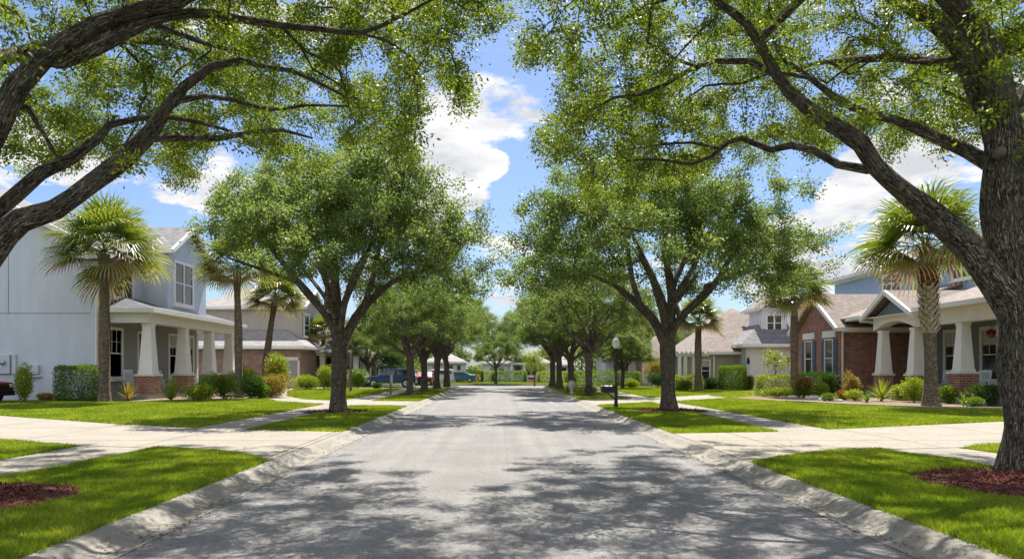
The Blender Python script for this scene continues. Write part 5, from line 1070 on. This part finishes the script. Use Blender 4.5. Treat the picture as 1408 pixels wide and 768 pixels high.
for a in (0, math.pi, -math.pi / 2): mb = MB(); mb.tube([(0, 0, .5), (math.cos(a) * .26, math.sin(a) * .26, .5)], .075, 10); mb.build('outlet', M['hydrant'], e)
e = empty('garden_vase', (at(786, 44), 44, 0), 0, 'pale garden vase on the grass left of the white flowering plant', 'vase'); mb = MB(); mb.lathe((0, 0, 0), [(.16, 0), (.17, .08), (.08, .16), (.12, .3), (.24, .55), (.22, .72), (.13, .8), (.2, .86), (.17, .86)], 16); mb.build('bowl', M['stone'], e, True)

# ------------------------------------------------------------------ rocking chairs
def rocker(X, Y, z, rz, label):
    e = empty('rocking_chair', (X, Y, z), rz, label, 'rocking chair', 'rocking chairs on the porches')  # faces -Y at rz = 0
    m = M['chairwhite']
    for s in (-1, 1):
        mb = MB(); mb.tube([(s * .27, -.42 + k * .1, .03 + .9 * ((k - 4.6) * .1) ** 2 * .6) for k in range(10)], .022, 6); mb.build('rocker', m, e)
        mb = MB(); mb.bar((s * .27, -.24, .05), (s * .27, -.25, .66), .045, .045); mb.build('leg', m, e)
        mb = MB(); mb.bar((s * .25, .20, .05), (s * .25, .40, 1.18), .045, .045); mb.build('leg', m, e)
        mb = MB(); mb.bar((s * .29, -.32, .68), (s * .29, .32, .66), .09, .03); mb.build('armrest', m, e)
    mb = MB()
    for k in range(7): mb.bar((-.27, -.26 + k * .075, .43 - k * .006), (.27, -.26 + k * .075, .43 - k * .006), .06, .02)
    mb.bar((-.27, -.25, .30), (.27, -.25, .30), .03, .03); mb.bar((-.25, .23, .28), (.25, .23, .28), .03, .03); mb.build('seat', m, e)
    mb = MB(); mb.bar((-.25, .385, 1.12), (.25, .385, 1.12), .03, .12); mb.bar((-.25, .27, .50), (.25, .27, .50), .03, .05)
    for k in range(6): x = -.2 + k * .08; mb.bar((x, .275, .5), (x, .375, 1.08), .045, .014)
    mb.build('backrest', m, e); return e
rocker(-19.0, 37.6, .27, rad(60), 'white rocking chair on the left porch, under its first window').scale = (1.0, 1.0, 1.05)
rocker(-18.95, 41.0, .27, rad(75), 'white rocking chair on the left porch, right of the first brick pier')
rocker(22.9, 37.5, .31, rad(-65), 'white rocking chair on the right porch, left of its brick pier')
rocker(22.2, 33.6, .31, rad(-70), 'white rocking chair on the right porch, between its pier and the big oak')
e = empty('hanging_basket', (22.3, 33.0, 3.66), 0, 'red flower basket hanging from the right porch ceiling', 'hanging basket')
mb = MB()
for a in range(3): mb.tube([(0, 0, 0), (.16 * math.cos(a * 2.1), .16 * math.sin(a * 2.1), -.55)], .008, 4)
mb.lathe((0, 0, -.72), [(.05, 0), (.13, .05), (.17, .17)], 12); mb.build('basket', M['wood'], e)
rg = np.random.default_rng(77); u = unit(rg.normal(size=(420, 3))) * [.13, .13, .13] - [0, 0, .5]; link('flowers', leaves('flowers', u, .09, M['redflower'], rg, .7), e)

# ------------------------------------------------------------------ cars
def car(X, Y, rz, L_, H_, W_, prof, glassp, paint, label, wheels, wr=.33, topper=None, roofm=None):
    """prof: side outline (x along the car, z); glassp: side windows; the body is lofted over its width with tumblehome"""
    e = empty('parked_car', (X, Y, 0), rz, label, 'car', 'parked cars'); mb = MB()
    secs = []
    for wy, sc_, dz in ((-1, .86, 0), (-.96, .97, 0), (-.7, 1, .012), (0, 1, .02), (.7, 1, .012), (.96, .97, 0), (1, .86, 0)):
        row = []
        for x, z in prof:
            t = max(0, (z - .95) / max(H_ - .95, .1)); yy = wy * W_ / 2 * (1 - .16 * t); row.append((x * (.985 if abs(wy) == 1 else 1), yy, (z if z < .4 else z + dz) if abs(wy) < 1 else .35 + (z - .35) * .985))
        secs.append(row)
    n = len(prof); vs = [p for r in secs for p in r]; fs = []
    for i in range(len(secs) - 1):
        for k in range(n): fs.append((i * n + k, i * n + (k + 1) % n, (i + 1) * n + (k + 1) % n, (i + 1) * n + k))
    fs += [tuple(range(n))[::-1], tuple((len(secs) - 1) * n + k for k in range(n))]; mb.add(vs, fs); mb.build('body', M[paint], e, bevel=.02)
    for s in (-1, 1):
        for g in glassp:
            g2 = [(x, s * (W_ / 2 * (1 - .16 * max(0, (z - .95) / (H_ - .95))) + .004), z) for x, z in g]; q = MB(); q.prism(g2, (0, s * .008, 0)); q.build('window', M['glass'], e)
        for wx in wheels:
            q = MB(); y0 = s * (W_ / 2 - .20); y1 = s * (W_ / 2 + .005); q.tube([(wx, y0, wr), (wx, y0 + s * .03, wr), (wx, y1 - s * .02, wr), (wx, y1, wr)], [wr * .94, wr, wr, wr * .93], 24); w = q.build('wheel', M['rubber'], e)
            q = MB(); q.tube([(wx, y1 - s * .01, wr), (wx, y1 + s * .012, wr)], [wr * .62, wr * .58], 20); q.build('rim', M['rim'], w)
            q = MB(); q.tube([(wx, y1 + s * .004, wr), (wx, y1 + s * .02, wr)], [wr * .16, wr * .13], 10); q.build('hub', M['black'], w)
    x0 = min(p[0] for p in prof); x1 = max(p[0] for p in prof)
    for s in (-1, 1):
        q = MB(); q.box(x0 - .015, x0 + .08, s * W_ * .40 - .16, s * W_ * .40 + .16, .72, .86); q.build('headlight', M['milk'], e, bevel=.01)
        q = MB(); q.box(x1 - .05, x1 + .012, s * W_ * .43 - .07, s * W_ * .43 + .07, .75, 1.0); q.build('taillight', M['redflower'], e, bevel=.01)
    q = MB(); q.box(x0 - .06, x0 + .04, -W_ * .47, W_ * .47, .36, .58); q.build('bumper', M['black'], e, bevel=.02); q = MB(); q.box(x1 - .04, x1 + .07, -W_ * .47, W_ * .47, .38, .6); q.build('bumper', M['galv'], e, bevel=.02)
    q = MB(); q.box(x0 - .02, x0 + .02, -.5, .5, .62, .84); q.build('grille', M['black'], e); return e
TR = [(-2.1, .38), (-2.15, .55), (-2.12, .80), (-2.0, .90), (-1.0, .99), (-.42, 1.46), (-.25, 1.53), (2.0, 1.53), (2.08, 1.48), (2.14, .96), (2.15, .5), (2.1, .38)]
GL = [[(-.86, 1.02), (-.38, 1.42), (-.30, 1.42), (-.30, 1.02)], [(-.24, 1.02), (-.24, 1.43), (.42, 1.43), (.42, 1.02)], [(.62, 1.06), (.62, 1.44), (1.88, 1.44), (1.92, 1.06)]]
t_ = car(at(537, 62), 62, rad(3), 4.3, 1.55, 1.7, TR, GL, 'bluepaint', 'navy pickup truck with a canopy, parked across the left driveway', (-1.35, 1.35), .36)
q = MB(); q.box(.5, 2.06, -.66, .66, 1.555, 1.60); q.box(-.25, .4, -.62, .62, 1.55, 1.575); q.build('canopy_roof', M['silverpaint'], t_, bevel=.015)
SD = [(-2.1, .32), (-2.15, .5), (-2.08, .72), (-1.2, .86), (-.55, 1.28), (.7, 1.31), (1.35, .98), (2.05, .92), (2.15, .6), (2.1, .32)]
GS = [[(-.98, .92), (-.48, 1.22), (.08, 1.24), (.08, .92)], [(.14, .92), (.14, 1.24), (.66, 1.24), (1.12, .96)]]
car(at(630, 84), 84, rad(0), 4.3, 1.32, 1.7, SD, GS, 'tealpaint', 'teal car parked beyond the left row of oaks', (-1.35, 1.35), .31)
car(at(597, 80), 80, rad(4), 4.3, 1.55, 1.7, TR, GL, 'whitepaint', 'pale truck half hidden between the left row trunks', (-1.35, 1.35), .36)
car(at(580, 70), 73, rad(90), 4.3, 1.32, 1.7, SD, GS, 'redpaint', 'dark red car seen end on behind the second left oak', (-1.35, 1.35), .31)
SV = [(-2.2, .38), (-2.25, .6), (-2.2, .92), (-1.1, 1.08), (-.5, 1.58), (-.2, 1.68), (1.9, 1.66), (2.15, 1.45), (2.28, 1.0), (2.3, .5), (2.2, .38)]
GV = [[(-.9, 1.14), (-.42, 1.52), (.2, 1.56), (.2, 1.14)], [(.28, 1.14), (.28, 1.56), (1.1, 1.56), (1.1, 1.14)], [(1.18, 1.14), (1.18, 1.55), (1.82, 1.52), (2.0, 1.14)]]
car(-24.1, 31.9, rad(180), 4.5, 1.68, 1.75, SV, GV, 'redpaint', 'dark red car at the left edge, only its front end in view', (-1.4, 1.4), .36)
